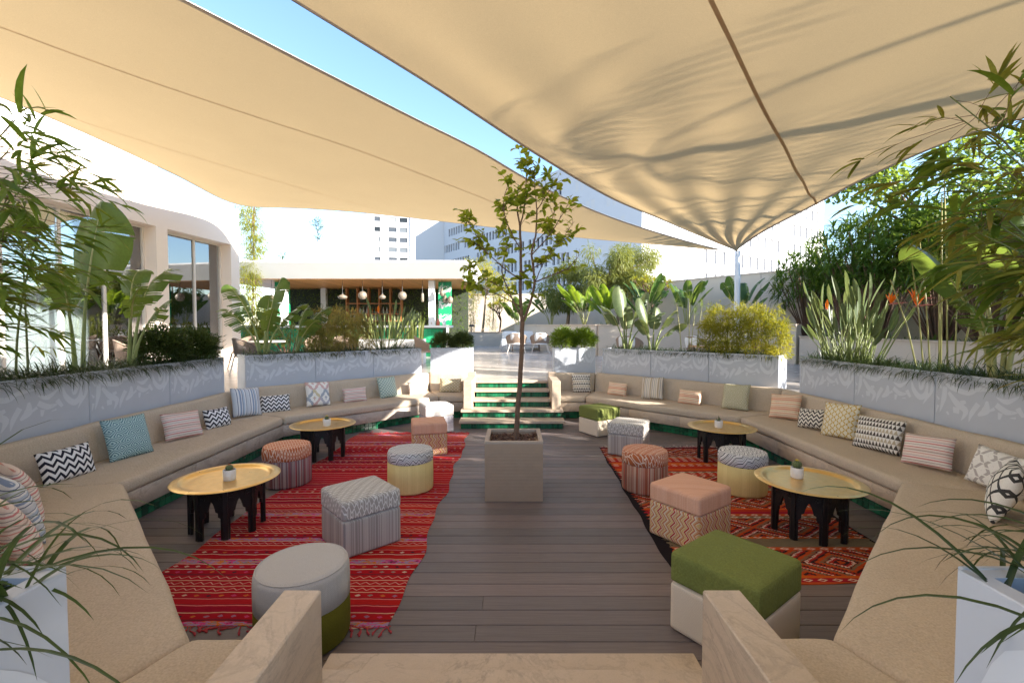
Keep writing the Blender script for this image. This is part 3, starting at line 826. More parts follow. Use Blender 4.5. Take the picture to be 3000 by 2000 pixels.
oct_planter('FL', 135, 3, 'blue-grey script planter with torn paradise leaves and pale bamboo, facing the bar', 0.0)
oct_planter('FR', 45, 3, 'pale script planter with a golden bamboo hedge at one end', 0.0)
oct_planter('R', 0, 3, 'pale script planter with crane flowers, papyrus and a banana-like plant', 0.13)
oct_planter('SL', 90, 1, 'square script planter in half shade with two dark box bushes, beside the far steps', -1.33)
oct_planter('SR', 90, 1, 'sunlit square script planter with two bright green bushes, beside the far steps', 1.37)
oct_planter('NL', 225, 3, 'script planter full of tall green bamboo behind the striped cushion pile', 0.15)
oct_planter('NR', 315, 3, 'script planter full of yellowing bamboo behind the diamond cushion', -0.15)
# the two square ones by the near steps show their sides to us
PL['QL'] = make_planter((-1.36, 0.92), math.pi, 1, 'square grey planter by the near steps with dark arching grass, next to the taupe sofa', 0.9)
PL['QR'] = make_planter((1.36, 0.92), math.pi, 1, 'square grey planter by the near steps with dark arching grass, next to the beige sofa', 0.9)
for key, sx in (('QL', 1), ('QR', -1)):
    t = PL[key][0]
    p = link('panel', bbox_mesh('planter_panel', (0.87, 0.014, PH), 0.003, 1), PANEL, t, (-sx * 0.4575, 0.45, PH / 2), (0, 0, -sx * math.pi / 2))
    link('script_pattern', stroke_mesh(-.42, -.32, 1.0, 1.0, STROKES_Q), PRINT, p, (0, -0.0085, -0.01))

# ================================================================ shade sails
def crom(P, u):
    k = len(P); u = max(0, min(1, u)) * (k - 1); j = min(int(u), k - 2); f = u - j
    a, b, c, d = [Vector(P[i]) for i in (max(j - 1, 0), j, j + 1, min(j + 2, k - 1))]
    return 0.5 * ((2 * b) + (c - a) * f + (2 * a - 5 * b + 4 * c - d) * f * f + (3 * b - a - 3 * c + d) * f ** 3)
def make_sail(label, U, L, sag, seams, pleat=None, N=90, Mm=44):
    t = thing('shade_sail', label, 'shade sail', (0, 0, 0))
    def P(u, s):
        a, b = crom(U, u), crom(L, u); p = a.lerp(b, s)
        p.z -= sag * 4 * s * (1 - s) * math.sin(math.pi * min(1, .12 + .88 * u)) ** .5
        if pleat: p.z += pleat(u, s, (a - b).length)
        return p
    mb = MB(); mb.add([P(i / N, j / Mm) for i in range(N + 1) for j in range(Mm + 1)], [(i * (Mm + 1) + j, (i + 1) * (Mm + 1) + j, (i + 1) * (Mm + 1) + j + 1, i * (Mm + 1) + j + 1) for i in range(N) for j in range(Mm)])
    mb.build('cloth', SAIL, t, True)
    for s, e in ((0, 1), (1, -1)):
        mb = MB(); vs = []
        for i in range(N + 1):
            p = P(i / N, s); q = P(i / N, s + e * .02); d = (q - p).normalized() * .055
            vs += [p - Vector((0, 0, .004)), p + d - Vector((0, 0, .004))]
        mb.add(vs, [(2 * i, 2 * i + 1, 2 * i + 3, 2 * i + 2) for i in range(N)]); mb.build('hem', HEM, t, True)
        mb = MB(); mb.tube([P(i / N, s) for i in range(0, N + 1, 2)], .006, 5); mb.build('edge_cable', STEEL, t, True)
    for kind, val, w in seams:
        vs = []
        for i in range(N + 1):
            f = i / N
            if kind == 's': p, q = P(f, val), P(f, val + .01)
            else: p, q = P(val, f), P(val + .004, f)
            d = (q - p).normalized() * w; vs += [p - Vector((0, 0, .006)), p + d - Vector((0, 0, .006))]
        mb = MB(); mb.add(vs, [(2 * i, 2 * i + 1, 2 * i + 3, 2 * i + 2) for i in range(N)]); mb.build('seam', SEAM, t, True)
    return t, P
SU = [(-6.4, 1.4, 5.3), (-5.4, 2.5, 5.27), (-4.4, 3.6, 5.24), (-3.55, 4.57, 5.2), (-2.63, 5.8, 5.15), (-1.56, 7.24, 5.1), (-.60, 8.33, 5.0), (.61, 9.93, 4.85), (2.54, 11.9, 4.65), (5.08, 13.9, 4.45), (6.78, 14.9, 4.3)]
SL = [(-10.4, 2.2, 5.75), (-9.2, 4.2, 5.6), (-8.4, 5.8, 5.45), (-7.84, 7.0, 5.33), (-7.5, 8.2, 5.22), (-7.44, 10.2, 5.17), (-7.44, 12.5, 5.12), (-5.7, 12.75, 5.07), (-4.04, 13.0, 5.0), (-1.2, 13.5, 4.79), (1.65, 14.0, 4.55), (4.2, 14.5, 4.42), (6.78, 14.95, 4.3)]
LSAIL, LP_ = make_sail('large sand-coloured shade sail with thin seams, reaching from the pale building', SU, SL, .12, [])
RU = [(6.35, 13, 3.98), (4.6, 11.4, 4.06), (3.2, 10.0, 4.13), (1.84, 8.6, 4.2), (.42, 6.88, 4.35), (-.87, 5.18, 4.5), (-2.0, 4.0, 4.7), (-3.4, 2.5, 4.95), (-5.0, 0.9, 5.25), (-6.6, -1.0, 5.45), (-7.8, -2.4, 5.6)]
RV = [(6.35, 13, 3.98), (6.0, 11.0, 4.1), (5.66, 8.6, 4.12), (5.66, 7.25, 4.21), (6.02, 6.25, 4.36), (6.38, 5.7, 4.41), (7.6, 4.2, 4.6), (9.0, 2.4, 4.78), (10.4, 0.4, 4.9), (11.6, -1.6, 5.0)]
def pl(u, s, wd):
    return .034 * wd * math.exp(-wd / 2.3) * math.sin(s * 2 * math.pi * 5.5 + 1.1 * math.sin(u * 9))
RSAIL, RP = make_sail('sand-coloured shade sail gathered in folds to a white corner post', RU, RV, .10, [], pl, 130, 70)
def sail_seam(P, n, m, par, a, b, w):
    """a stitched strip lying against the underside, straight in plan"""
    grid = [P(i / n, j / m) for i in range(n + 1) for j in range(m + 1)]
    a, b = Vector((*a, 0)), Vector((*b, 0)); d = (b - a).normalized(); d = Vector((d.y, -d.x, 0)) * w; vs_ = []
    def zz(p):
        q = sorted(((g.x - p.x) ** 2 + (g.y - p.y) ** 2, g.z) for g in grid)[:4]; k = [1 / (e + 1e-5) for e, _ in q]
        return sum(u * z for u, (_, z) in zip(k, q)) / sum(k) - .014
    for i in range(41):
        c = a.lerp(b, i / 40)
        for e in (c - d, c + d): vs_.append((e.x, e.y, zz(e)))
    mb = MB(); mb.add(vs_, [(2 * i, 2 * i + 1, 2 * i + 3, 2 * i + 2) for i in range(40)]); mb.build('seam', SEAM, par, True)
sail_seam(RP, 130, 70, RSAIL, (5.64, 8.55), (.25, 2.3), .019)
sail_seam(LP_, 90, 44, LSAIL, (-7.3, 3.4), (2.3, 14.0), .010)
sail_seam(LP_, 90, 44, LSAIL, (-7.4, 7.0), (-2.95, 13.1), .007)
post = thing('sail_post', 'white steel post holding the gathered corner of the sail', 'post', (6.42, 13.08, PZ))
mb = MB(); mb.tube([(0, 0, 0), (0, 0, 3.24)], .075, 14); mb.build('pole', METALW, post, True)
mb = MB(); mb.tube([(0, 0, 3.2), (-.07, -.08, 3.26)], .015, 6); mb.tube([(0, 0, 3.15), (.05, .5, 3.1), (.3, 1.8, 3.55)], .006, 5); mb.build('fitting', STEEL, post)
mb = MB(); mb.box((0, 0, .01), (.25, .25, .02)); mb.build('foot_plate', METALW, post)

# ================================================================ pale building beside the plaza
def glass_mat(name, tint=(.9, .95, .96), refl=.22):
    t = NT(name, 0.03); t.nt.nodes.remove(t.b)
    tr = t.n('ShaderNodeBsdfTransparent'); tr.inputs[0].default_value = (*tint, 1)
    gl = t.n('ShaderNodeBsdfGlossy'); gl.inputs['Roughness'].default_value = .015; gl.inputs[0].default_value = (.95, .97, 1, 1)
    fr = t.n('ShaderNodeFresnel'); fr.inputs[0].default_value = 1.5; mx = t.n('ShaderNodeMixShader')
    f = S(t.nt, fr.outputs[0]) * 1.2 + refl; t.l(f, mx.inputs[0]); t.l(tr.outputs[0], mx.inputs[1]); t.l(gl.outputs[0], mx.inputs[2]); t.l(mx.outputs[0], t.out.inputs[0]); return t.mat
GLASS = glass_mat('window_glass')
def curtain_mat():
    t = NT('sheer_curtain', .9, 0, .1); t.color((.86, .85, .83)); t.translucent(.35, (.85, .85, .83)); return t.mat
CURTAIN = curtain_mat()
FRAME = simple('window_frame', (.62, .56, .50), .5, var=.05); DFRAME = simple('dark_frame', (.05, .05, .05), .4)
ROOMW = simple('room_wall', (.55, .50, .44), .9); ROOMF = simple('room_floor', (.32, .27, .22), .5)
bd = math.atan2(-.995, -.0976)
bl = thing('pale_building', 'pale one-storey building with tall glazed openings and white curtains', 'building', (-8.30, 14.0, PZ), bd)
U = lambda name, m, *b: (lambda q: ([q.span(*r) for r in b], q.build(name, m, bl))[1])(MB())
HD, TP, RC = 3.52, 4.54, -.38
U('wall', CREAM, (0, .36, -.45, 0, 0, HD)); U('wall', CREAM, (2.57, 2.9, -.45, 0, 0, HD)); U('wall', CREAM, (6.7, 7.3, -.45, 0, 0, HD)); U('wall', CREAM, (11.5, 14, -.45, 0, 0, HD))
U('wall', CREAM, (0, 14, -.45, 0, HD, TP)); U('wall', WHITE, (0, .3, -9, -.452, 0, TP)); U('coping', WHITE, (-.03, 14, -.48, .03, TP + .001, TP + .06))
U('roof', WHITE, (.31, 14, -9, -.452, TP - .4, TP - .2)); U('inner_floor', ROOMF, (.31, 14, -6, -.452, -.02, .02)); U('inner_wall', ROOMW, (.31, 14, -6.2, -6.0, 0, TP - .41)); U('partition', ROOMW, (7.0, 7.2, -6, -.46, .021, TP - .41))
up = U('upper_storey', WHITE, (-.6, 16, -16, -3.2, TP + .06, 11.5))
for (a, b, mull) in ((.36, 2.57, [1.0]), (2.9, 6.7, [1.0, 1.9, 2.9]), (7.3, 11.5, [1.1, 2.2, 3.2])):
    w = thing_w = None
    mb = MB(); f = .05
    mb.span(a, a + f, RC, RC + .07, 0, HD); mb.span(b - f, b, RC, RC + .07, 0, HD); mb.span(a + f, b - f, RC, RC + .07, HD - f, HD); mb.span(a + f, b - f, RC, RC + .07, 0, f)
    win = mb.build('window', FRAME, bl)
    edges = [a + f] + [a + m for m in mull] + [b - f]
    for m in mull:
        q = MB(); q.span(a + m - .025, a + m + .025, RC + .005, RC + .065, f, HD - f); q.build('mullion', DFRAME if mull[0] > 1.05 else FRAME, win)
    for e0, e1 in zip(edges, edges[1:]):
        q = MB(); q.span(e0 + .026, e1 - .026, RC + .02, RC + .028, f + .001, HD - f - .001); q.build('pane', GLASS, win)
    n = int((b - a) * 26); q = MB(); vs = []
    c0, c1 = a + (b - a) * .06, a + (b - a) * .80
    for i in range(n + 1):
        x = c0 + (c1 - c0) * i / n; y = RC - .35 + .05 * math.sin(i * 1.35) + .02 * math.sin(i * .37); vs += [(x, y, .06), (x, y, HD - .1)]
    q.add(vs, [(2 * i, 2 * i + 2, 2 * i + 3, 2 * i + 1) for i in range(n)]); q.build('curtain', CURTAIN, bl, True)

# ================================================================ boundary walls and raised beds
def wall_run(name, pts, z0, z1, th, mat, label, cat='wall', cop=None):
    t = thing(name, label, cat, (pts[0][0], pts[0][1], z0))
    o = Vector((pts[0][0], pts[0][1], z0))
    for a, b in zip(pts, pts[1:]):
        a, b = Vector((*a, 0)), Vector((*b, 0)); d = b - a; L = d.length; rz = math.atan2(d.y, d.x); n = max(1, round(L / 2.6))
        for i in range(n):
            c = a + d * ((i + .5) / n); q = MB(); q.box((0, 0, (z1 - z0) / 2), (L / n - .008, th, z1 - z0)); q.build('wall_panel', mat, t, loc=(c.x - o.x, c.y - o.y, 0), rot=(0, 0, rz))
        if cop:
            c = (a + b) / 2; q = MB(); q.box((0, 0, z1 - z0 + .026), (L, th + .06, .05)); q.build('coping', cop, t, loc=(c.x - o.x, c.y - o.y, 0), rot=(0, 0, rz))
    return t
BEIGE = simple('beige_render', (.60, .51, .42), .85, var=.08, vs=1.2, bump=.15, bs=40)
BEDST = simple('bed_render', (.58, .49, .40), .8, var=.1, vs=1.5, bump=.15, bs=40)
wall_run('boundary_wall', [(-12, 28), (4.0, 27.4), (5.6, 21.5), (9.0, 16.5), (13.2, 11), (14.0, 2), (14, -8)], PZ, 3.70, .22, BEIGE, 'long beige boundary wall in wide bays behind the planting', cop=BEIGE)
def bed(label, pts, h, depth_pts):
    t = wall_run('raised_bed', pts, PZ, PZ + h, .2, BEDST, label, 'raised bed', STONE)
    poly = [Vector((*p, PZ + h - .08)) - t.location for p in pts + depth_pts]; q = MB(); q.add(poly, [tuple(range(len(poly)))]); q.build('soil', GRASSY, t)
bed('low beige bed wall along the foot of the far bamboo', [(-12, 25.2), (-.2, 25.2)], .72, [(-.2, 27.3), (-12, 27.7)])
bed('tall beige bed wall behind the white lounge cushions', [(.2, 23.0), (3.2, 17.0), (7.0, 16.6), (8.4, 13.4)], 1.12, [(9.4, 15.5), (5.9, 21), (4.0, 27)])
bed('beige bed wall in front of the dark hedge', [(8.4, 13.2), (8.45, 9), (8.5, 0.5)], .78, [(13.6, .5), (13.2, 10.5), (9.6, 15)])

# ================================================================ open bar pavilion
def wood_mat(name, c1, c2, ax=(1, 8, 8)):
    t = NT(name, .4, 0, .4); g = t.noise(4, 5, .6, t.co('Object', ax), 1.0)
    t.color(t.hsv(t.ramp(g, [(.3, c1), (.7, c2)]), .5, 1, t.rnd() * .3 + .85)); t.bump(t.noise(20, 3, .5, t.co('Object', ax)), .1, .003); return t.mat
WOODC = wood_mat('ceiling_wood', (.42, .19, .06), (.62, .32, .12), (8, 1, 8)); WOODS = wood_mat('shelf_wood', (.36, .13, .04), (.50, .22, .08))
bar = thing('bar_pavilion', 'open bar pavilion with white tray roof, timber ceiling and bottle shelves', 'bar', (-5.4, 16.0, PZ))
RX0, RX1, RZ0, RZ1 = -5.4, 4.05, 2.80, 3.33
mb = MB()
o4 = [(RX0, 0, RZ1), (RX1, 0, RZ1), (RX1, 5.4, RZ1), (RX0, 5.4, RZ1)]; i4 = [(RX0, .42, RZ0), (RX1 - .42, .42, RZ0), (RX1 - .42, 5.0, RZ0), (RX0, 5.0, RZ0)]
mb.add(o4 + i4, [(0, 1, 5, 4), (1, 2, 6, 5), (2, 3, 7, 6), (3, 0, 4, 7), (3, 2, 1, 0)])
mb.span(RX0, RX1, 0, .05, RZ1 + .001, RZ1 + .06); mb.span(RX1 - .05, RX1, .051, 5.4, RZ1 + .001, RZ1 + .06)
mb.build('roof', WHITE, bar)
pw = .2; k = 0; x = RX0 + .01
plank = bbox_mesh('ceiling_plank', (.192, 4.55, .02), .002, 1)
while x + pw < RX1 - .43: link('ceiling_plank', plank, WOODC, bar, (x + pw / 2, .43 + 2.28, RZ0 - .012)); x += pw
for cx, cy in ((2.45, .9), (-3.0, .9), (2.45, 4.5), (-3, 4.5), (-5.2, .9)):
    q = MB(); q.span(-.11, .11, -.11, .11, 0, RZ0 - .023); q.build('column', METALW, bar, loc=(cx, cy, 0))
q = MB(); q.span(-5.2, 3.2, .55, 1.15, 1.05, 1.13); q.build('counter_top', WHITE, bar)
q = MB(); q.span(-5.1, 2.95, .67, 1.05, 0, 1.049); cf = q.build('counter_body', GROUT, bar)
ct = bbox_mesh('counter_tile', (.135, .012, .245), .004, 1); GTILE = zellige('bright_green_tile', (.01, .20, .08), (.03, .38, .17))
for i in range(57):
    for j in range(4): link('tile', ct, GTILE, cf, (-5.03 + i * .14, .665, .13 + j * .25))
MURG = simple('mural_green', (.012, .30, .13), .5); MURW = simple('mural_white', (.70, .74, .70), .5)
for mx, w in ((2.86, .50), (-3.3, .55)):
    q = MB(); q.span(-w / 2, w / 2, 0, .06, 1.14, RZ0 - .024); p = q.build('mural_panel', MURG, bar, loc=(mx, 1.35, 0))
    for j in range(3): link('script_pattern', stroke_mesh(-w / 2 + .01, 1.16 + j * .53, (w - .02) / 1.13, .85), MURW, p, (0, -.003, -.1))
sh = MB()
for i in range(6): sh.span(.0 + i * .47, .05 + i * .47, 0, .3, 0, 1.45)
for z in (.0, .30, .75): sh.span(.051, 2.399, .01, .29, z, z + .04)
sh.build('bottle_shelf', WOODS, bar, loc=(-1.75, 3.7, RZ0 - 1.5))
BOT = [simple('bottle_%s' % n, c, .1, spec=.6) for n, c in (('brown', (.05, .025, .01)), ('green', (.02, .05, .02)), ('clear', (.45, .45, .42)), ('amber', (.25, .11, .02)))]
q = MB(); q.lathe([(0, 0), (.037, 0), (.038, .01), (.038, .17), (.014, .22), (.013, .28), (.016, .285), (0, .285)], 8); BME = [q.mesh('bottle', True) for _ in BOT]
for i in range(5):
    for z in (.04, .34):
        for j in range(5): link('bottle', BME[(i * 3 + j * 2 + int(z * 9)) % 4], BOT[(i * 3 + j * 2 + int(z * 9)) % 4], bar, (-1.65 + i * .47 + j * .077, 3.82, RZ0 - 1.5 + z))
q = MB()
for i in range(5200):
    p = Vector((rng.uniform(-5.3, 3.4), rng.uniform(4.3, 4.9), rng.uniform(0, RZ0 + .4)))
    q.blade(p, (rng.uniform(-1, 1), rng.uniform(-1, -.2), rng.uniform(-.6, .8)), rng.uniform(.12, .24), .035, .6, 2, .2)
q.build('green_wall', L_HEDGE, bar, kind='stuff')
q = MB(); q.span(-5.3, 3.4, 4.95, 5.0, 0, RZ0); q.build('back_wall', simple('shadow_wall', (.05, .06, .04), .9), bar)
# hanging lamps over the counter
def lamp_shade_mat():
    t = NT('woven_lamp', .5, .3, .4); x, y, z = t.xyz(); a = y.op('ARCTAN2', x)
    g = (a * 12).tri().lt(.3).max((z * 55).tri().lt(.3)); t.color(t.mix(g, (.32, .27, .21), (.15, .12, .09))); return t.mat
LAMP = lamp_shade_mat()
LAMPL = ['small round pendant lamp behind the torn paradise leaves', 'wide flattened pendant lamp above the pale bamboo', 'round woven pendant lamp in front of the first shelf bays', 'small flattened pendant lamp between two round ones', 'large round woven pendant lamp in front of the last shelf bays', 'slim tube pendant lamp beside the bar column', 'drop-shaped pendant lamp highest of the three by the green mural', 'slim drop pendant lamp behind the highest one by the green mural', 'round pendant lamp lowest of the three by the green mural']
for i, (x, y, z, r_, hh, nm) in enumerate([(-8.75, 16.7, 2.86, .10, .09, 'round'), (-6.17, 16.7, 2.90, .17, .10, 'flat'), (-5.44, 16.7, 2.94, .15, .15, 'round'), (-4.72, 16.7, 2.90, .12, .10, 'flat'), (-3.99, 16.7, 2.93, .15, .15, 'round'), (-3.26, 16.7, 2.86, .05, .16, 'tube'), (-2.53, 16.6, 3.05, .09, .15, 'drop'), (-2.52, 17.3, 2.85, .10, .17, 'drop'), (-2.32, 17.2, 2.8, .10, .14, 'round')]):
    t = thing('pendant_lamp', LAMPL[i], 'lamp', (x, y, z), 0, 'pendant lamps over the bar')
    prof = [(r_ * math.sin(math.pi * k / 10) ** (.8 if nm != 'tube' else .25) + .004, -hh * math.cos(math.pi * k / 10)) for k in range(11)]
    if nm in ('drop', 'flat'): prof = [(a * (1 if b < 0 else max(.25, 1 - b / hh * .9)), b) for a, b in prof]
    q = MB(); q.lathe(prof, 18); q.build('shade', LAMP, t, True)
    q = MB(); q.tube([(0, 0, hh), (0, 0, PZ + RZ0 - .02 - z)], .008, 5); q.lathe([(0, 0), (.03, .0), (.03, .04), (0, .045)], 10, (0, 0, hh - .02)); q.build('cord', DFRAME, t)

# ================================================================ city behind
WALLB = simple('city_white', (.50, .515, .55), .85, var=.04, vs=.2); WALLT = simple('tower_white', (.52, .52, .53), .8, var=.03, vs=.1)
TOWER_SHADE = simple('tower_blue_grey', (.46, .52, .66), .8, var=.04, vs=.1)  # blue shade on the white tower's side faces, put into the colour
WGL = NT('city_glass', .3, 0, .25); WGL.color(WGL.ramp(WGL.rnd(), [(0, (.02, .025, .03)), (.35, (.06, .07, .085)), (.65, (.12, .135, .15)), (.85, (.25, .26, .26))], True)); WGL = WGL.mat
SHUT = simple('roller_shutter', (.33, .33, .34), .7, var=.05)
ap = thing('apartment_block', 'long white apartment block with bands of narrow windows', 'building', (14.3, 51.0, -.3), math.atan2(.82, -.57))
LN = 48.5; FH = 2.95
q = MB(); q.span(0, LN, -12, -.35, 0, 23.2); q.build('core', WALLB, ap)
wn1 = bbox_mesh('city_window', (.62, .04, 1.35), 0); mull = bbox_mesh('city_mullion', (.34, .33, 1.42), 0)
rr = random.Random(3)
for f in range(8):
    z = f * FH; q = MB(); q.span(0, LN, -.349, 0, z, z + (1.55 if f < 7 else 2.5)); q.build('spandrel', WALLB, ap)
    if f == 7: break
    x = .0; zz = z + 1.55 + .7
    while x < LN - .5:
        g = rr.choice((5, 6, 8, 9)); solid = rr.choice((.8, 1.6, 2.4))
        q = MB(); q.span(x, min(x + solid, LN), -.349, -.002, z + 1.551, z + FH - .001); q.build('wall_pier', WALLB, ap); x += solid
        for i in range(g):
            if x > LN - 1.2: x = LN; break
            o = link('window', wn1, WGL if rr.random() < .75 else SHUT, ap, (x + .31, -.32, zz))
            link('mullion', mull, WALLB, ap, (x + .62 + .17, -.175, zz)); x += .96
# sunlit side of the same block
af = thing('apartment_wing', 'sunlit white wing of the apartment block seen between the sails', 'building', (14.36, 50.95, -.3), math.atan2(.57, .82))
q = MB(); q.span(0, 46, .26, 12, 0, 24.6); q.build('core', WALLT, af)
wn2 = bbox_mesh('wing_window', (1.15, .05, 1.7), 0)
for f in range(8):
    z = f * 3.0; q = MB(); q.span(0, 46, 0, .259, z, z + (1.0 if f < 7 else 3.6)); q.build('spandrel', WALLT, af)
    if f == 7: break
    xs = [0] + [5.5 + 2.0 * k + (2.5 if k > 5 else 0) + (3 if k > 11 else 0) for k in range(17)]
    ends = []
    prev = 0.0
    for k in range(1, len(xs)):
        q = MB(); q.span(prev, xs[k], .001, .258, z + 1.001, z + 2.999); q.build('wall_pier', WALLT, af)
        link('window', wn2, WGL if (k * 7 + f * 3) % 5 < 2 else SHUT, af, (xs[k] + .58, .2, z + 1.86)); q = MB(); q.span(xs[k], xs[k] + 1.16, .001, .258, z + 2.72, z + 2.999); q.build('lintel', WALLT, af); prev = xs[k] + 1.16
    q = MB(); q.span(prev, 46, .001, .258, z + 1.001, z + 2.999); q.build('wall_pier', WALLT, af)
# end wall of the block, and the tower beyond
ew = thing('blank_end_wall', 'tall blank white end wall next to the tower, half in shadow', 'building', (-13.7, 91.0, -.3), 0)
q = MB(); q.span(-5.4, .4, 0, 10, 0, 29); q.build('wall', WALLT, ew)
tw = thing('tower', 'white tower block with three columns of windows and blue-grey corner strips', 'building', (-31.0, 140, -.3), R(14))
q = MB(); q.span(-11.6, 2.2, .3, 14, 0, 60); q.build('core', WALLT, tw)
q = MB(); q.span(-12.6, -11.62, 0, 14, 0, 60); q.build('corner_strip', TOWER_SHADE, tw); q = MB(); q.span(.1, 2.6, -.3, 14.1, 0, 60.5); q.build('corner_strip', TOWER_SHADE, tw)
wn3 = bbox_mesh('tower_window', (2.3, .06, 1.35), 0); wn4 = bbox_mesh('tower_window_narrow', (1.6, .06, 1.3), 0)
for f in range(3, 16):
    z = f * 3.0 + .9; q = MB(); q.span(-11.6, .1, 0, .299, f * 3.0 - .6, f * 3.0 + .2); q.build('spandrel', WALLT, tw)
    for (x0, x1) in ((-11.6, -10.4), (-8.7, -6.3), (-3.9, -3.1), (-.7, .098)):
        q = MB(); q.span(x0, x1, 0, .298, f * 3.0 + .201, f * 3.0 + 2.399); q.build('wall_pier', WALLT, tw)
    for x, m in ((-9.55, wn4), (-5.1, wn3), (-1.9, wn3)):
        link('window', m, WGL, tw, (x, .26, z)); q = MB(); q.span(x - (.86 if m is wn4 else 1.19), x + (.86 if m is wn4 else 1.19), .02, .296, z + .70, z + 1.498); q.build('lintel', WALLT, tw)

# ================================================================ plaza furniture
ROPE = simple('taupe_rope', (.34, .25, .19), .85, var=.2, vs=40); ROPED = simple('grey_rope', (.13, .11, .10), .85, var=.2, vs=40); CUSHW = fabric('white_cushion', (.78, .76, .74), 300, .3, .05)
LEGW = simple('pale_leg', (.66, .60, .54), .5); LEGD = simple('brown_leg', (.16, .11, .08), .5); TTOP = simple('stone_table_top', (.55, .50, .46), .35); TWOOD = wood_mat('teak', (.42, .22, .10), (.56, .32, .16))
def rope_chair(x, y, rz, label, w=.56, h=.80, seat=.42, rope=None, legm=None, group='rope chairs on the plaza', cush=False):
    t = thing('rope_chair', label, 'chair', (x, y, PZ), rz, group); rope = rope or ROPE; legm = legm or LEGW; r = w / 2
    arc = [(r * math.cos(a), r * .95 * math.sin(a)) for a in [R(-25 + 230 * i / 24) for i in range(25)]]
    top = [Vector((px, py, seat + .18 + (h - seat - .18) * max(0, (py / r + .3) / 1.25))) for px, py in arc]; bot = [Vector((px * .86, py * .86, seat)) for px, py in arc]
    q = MB(); q.tube(top, .014, 6); q.build('back_rim', rope, t, True)
    q = MB(); q.tube(bot, .012, 6); q.build('seat_ring', legm, t, True)
    q = MB()
    nr = int(46 * w / .58)
    for i in range(nr):
        f = i / (nr - 1) * 24; j = min(int(f), 23); u = f - j; a, b = top[j].lerp(top[j + 1], u), bot[j].lerp(bot[j + 1], u)
        q.tube([a, a.lerp(b, .5), b], .0105, 4, cap=False)
    q.build('rope_back', rope, t)
    q = MB(); q.lathe([(0, -.03), (r * .84, -.03), (r * .87, 0), (r * .84, .03), (0, .04)], 24, (0, 0, seat)); q.build('seat', CUSHW if cush else rope, t, True)
    for sx in (-1, 1):
        for sy in (-1, 1): q = MB(); q.tube([(sx * r * .62, sy * r * .62, seat - .02), (sx * r * .88, sy * r * .88, 0)], [.02, .012], 6); q.build('leg', legm, t)
    if cush: link('back_pillow', pil_w, CUSHW, t, (0, r * .55, seat + .06), (-.25, 0, 0))
    return t
bmw = bmesh.new(); bmesh.ops.create_uvsphere(bmw, u_segments=20, v_segments=12, radius=1)
for v in bmw.verts:
    c = v.co; e = Vector([math.copysign(abs(k) ** .5, k) for k in c]); v.co = Vector((e.x * .25, c.y * .09, e.z * .21 + .2))
pil_w = bm_mesh(bmw, 'white_pillow')
def low_table(x, y, rz, w, d, h, top, label, round_=False):
    t = thing('plaza_table', label, 'table', (x, y, PZ), rz, 'tables on the plaza')
    q = MB()
    if round_: q.lathe([(0, h - .03), (w / 2, h - .03), (w / 2, h), (0, h)], 32)
    else: q.span(-w / 2, w / 2, -d / 2, d / 2, h - .035, h)
    q.build('top', top, t)
    if round_:
        q = MB(); q.tube([(0, 0, 0), (0, 0, h - .03)], .035, 10); q.lathe([(0, 0), (.22, 0), (.22, .02), (0, .03)], 20); q.build('pedestal', LEGD, t)
    else:
        for sx in (-1, 1):
            for sy in (-1, 1): q = MB(); q.tube([(sx * (w / 2 - .06), sy * (d / 2 - .06), 0), (sx * (w / 2 - .08), sy * (d / 2 - .08), h - .034)], .022, 6); q.build('leg', LEGD, t)
rope_chair(.18, 18.9, math.pi, 'wide rope-back lounge chair behind the lemon tree, its back to the steps', .86, .80, .38, cush=True)
rope_chair(1.16, 18.9, math.pi, 'wide rope-back lounge chair next to the bright bushes, its back to the steps', .82, .80, .38, cush=True)
lg = thing('outdoor_sofa', 'white outdoor sofa with loose cushions facing the rope lounge chairs', 'sofa', (.75, 21.0, PZ), 0)
q = MB(); q.span(-1.3, 1.3, -.4, .45, .12, .24); q.build('frame', LEGW, lg)
for i in range(3): link('seat_cushion', rbox('sofa_seat', (.82, .8, .2), .05, 6), CUSHW, lg, (-.85 + i * .85, 0, .24)); link('back_pillow', pil_w, CUSHW, lg, (-.85 + i * .85, .25, .42), (-.2, 0, 0), ).scale = (1.5, 1.3, 1.1)
low_table(.6, 19.9, 0, 1.3, .6, .38, TTOP, 'low grey table between the white outdoor sofa and rope chairs')
q = MB(); q.span(-.1, .1, -.3, .3, 0, .55); gb = q.build('side_box', simple('grey_box', (.40, .42, .45), .6), None, loc=(-.33, 19.6, PZ)); tag(gb, 'narrow grey box standing beside the rope lounge chair', 'side table')
for i, (x, y, rz) in enumerate([(3.55, 13.8, 2.6), (5.3, 12.9, 2.0), (6.4, 11.6, 1.2)]): rope_chair(x, y, rz, ['rope lounge chair with white pillow behind the paradise plant', 'rope lounge chair with white pillow behind the papyrus', 'rope lounge chair with white pillow behind the crane flowers'][i], .80, .82, .38, cush=True)
low_table(5.3, 11.5, .2, 1.4, .7, .62, TWOOD, 'teak table behind the golden bamboo with white cup-like pots')
for i, (x, y, rz, nm) in enumerate([(-7.75, 9.3, 2.3, 'rope chair by the glazed opening behind the tall paradise leaf'), (-7.0, 11.9, -.4, 'pale rope chair between the two blue-grey planters'), (-6.1, 10.5, 2.6, 'dark rope chair just behind the torn paradise leaves'), (-5.3, 12.4, .3, 'pale rope chair behind the torn paradise leaves'), (-2.35, 12.3, 1.7, 'pale rope chair beside the square planter in half shade'), (-4.3, 11.8, .9, 'pale rope chair behind the pale bamboo'), (-4.6, 14.6, 0, 'pale rope chair in front of the bar counter')]):
    rope_chair(x, y, rz, nm, .58, .84, .44, ROPED if 'dark' in nm else ROPE, LEGD if i < 2 else LEGW)
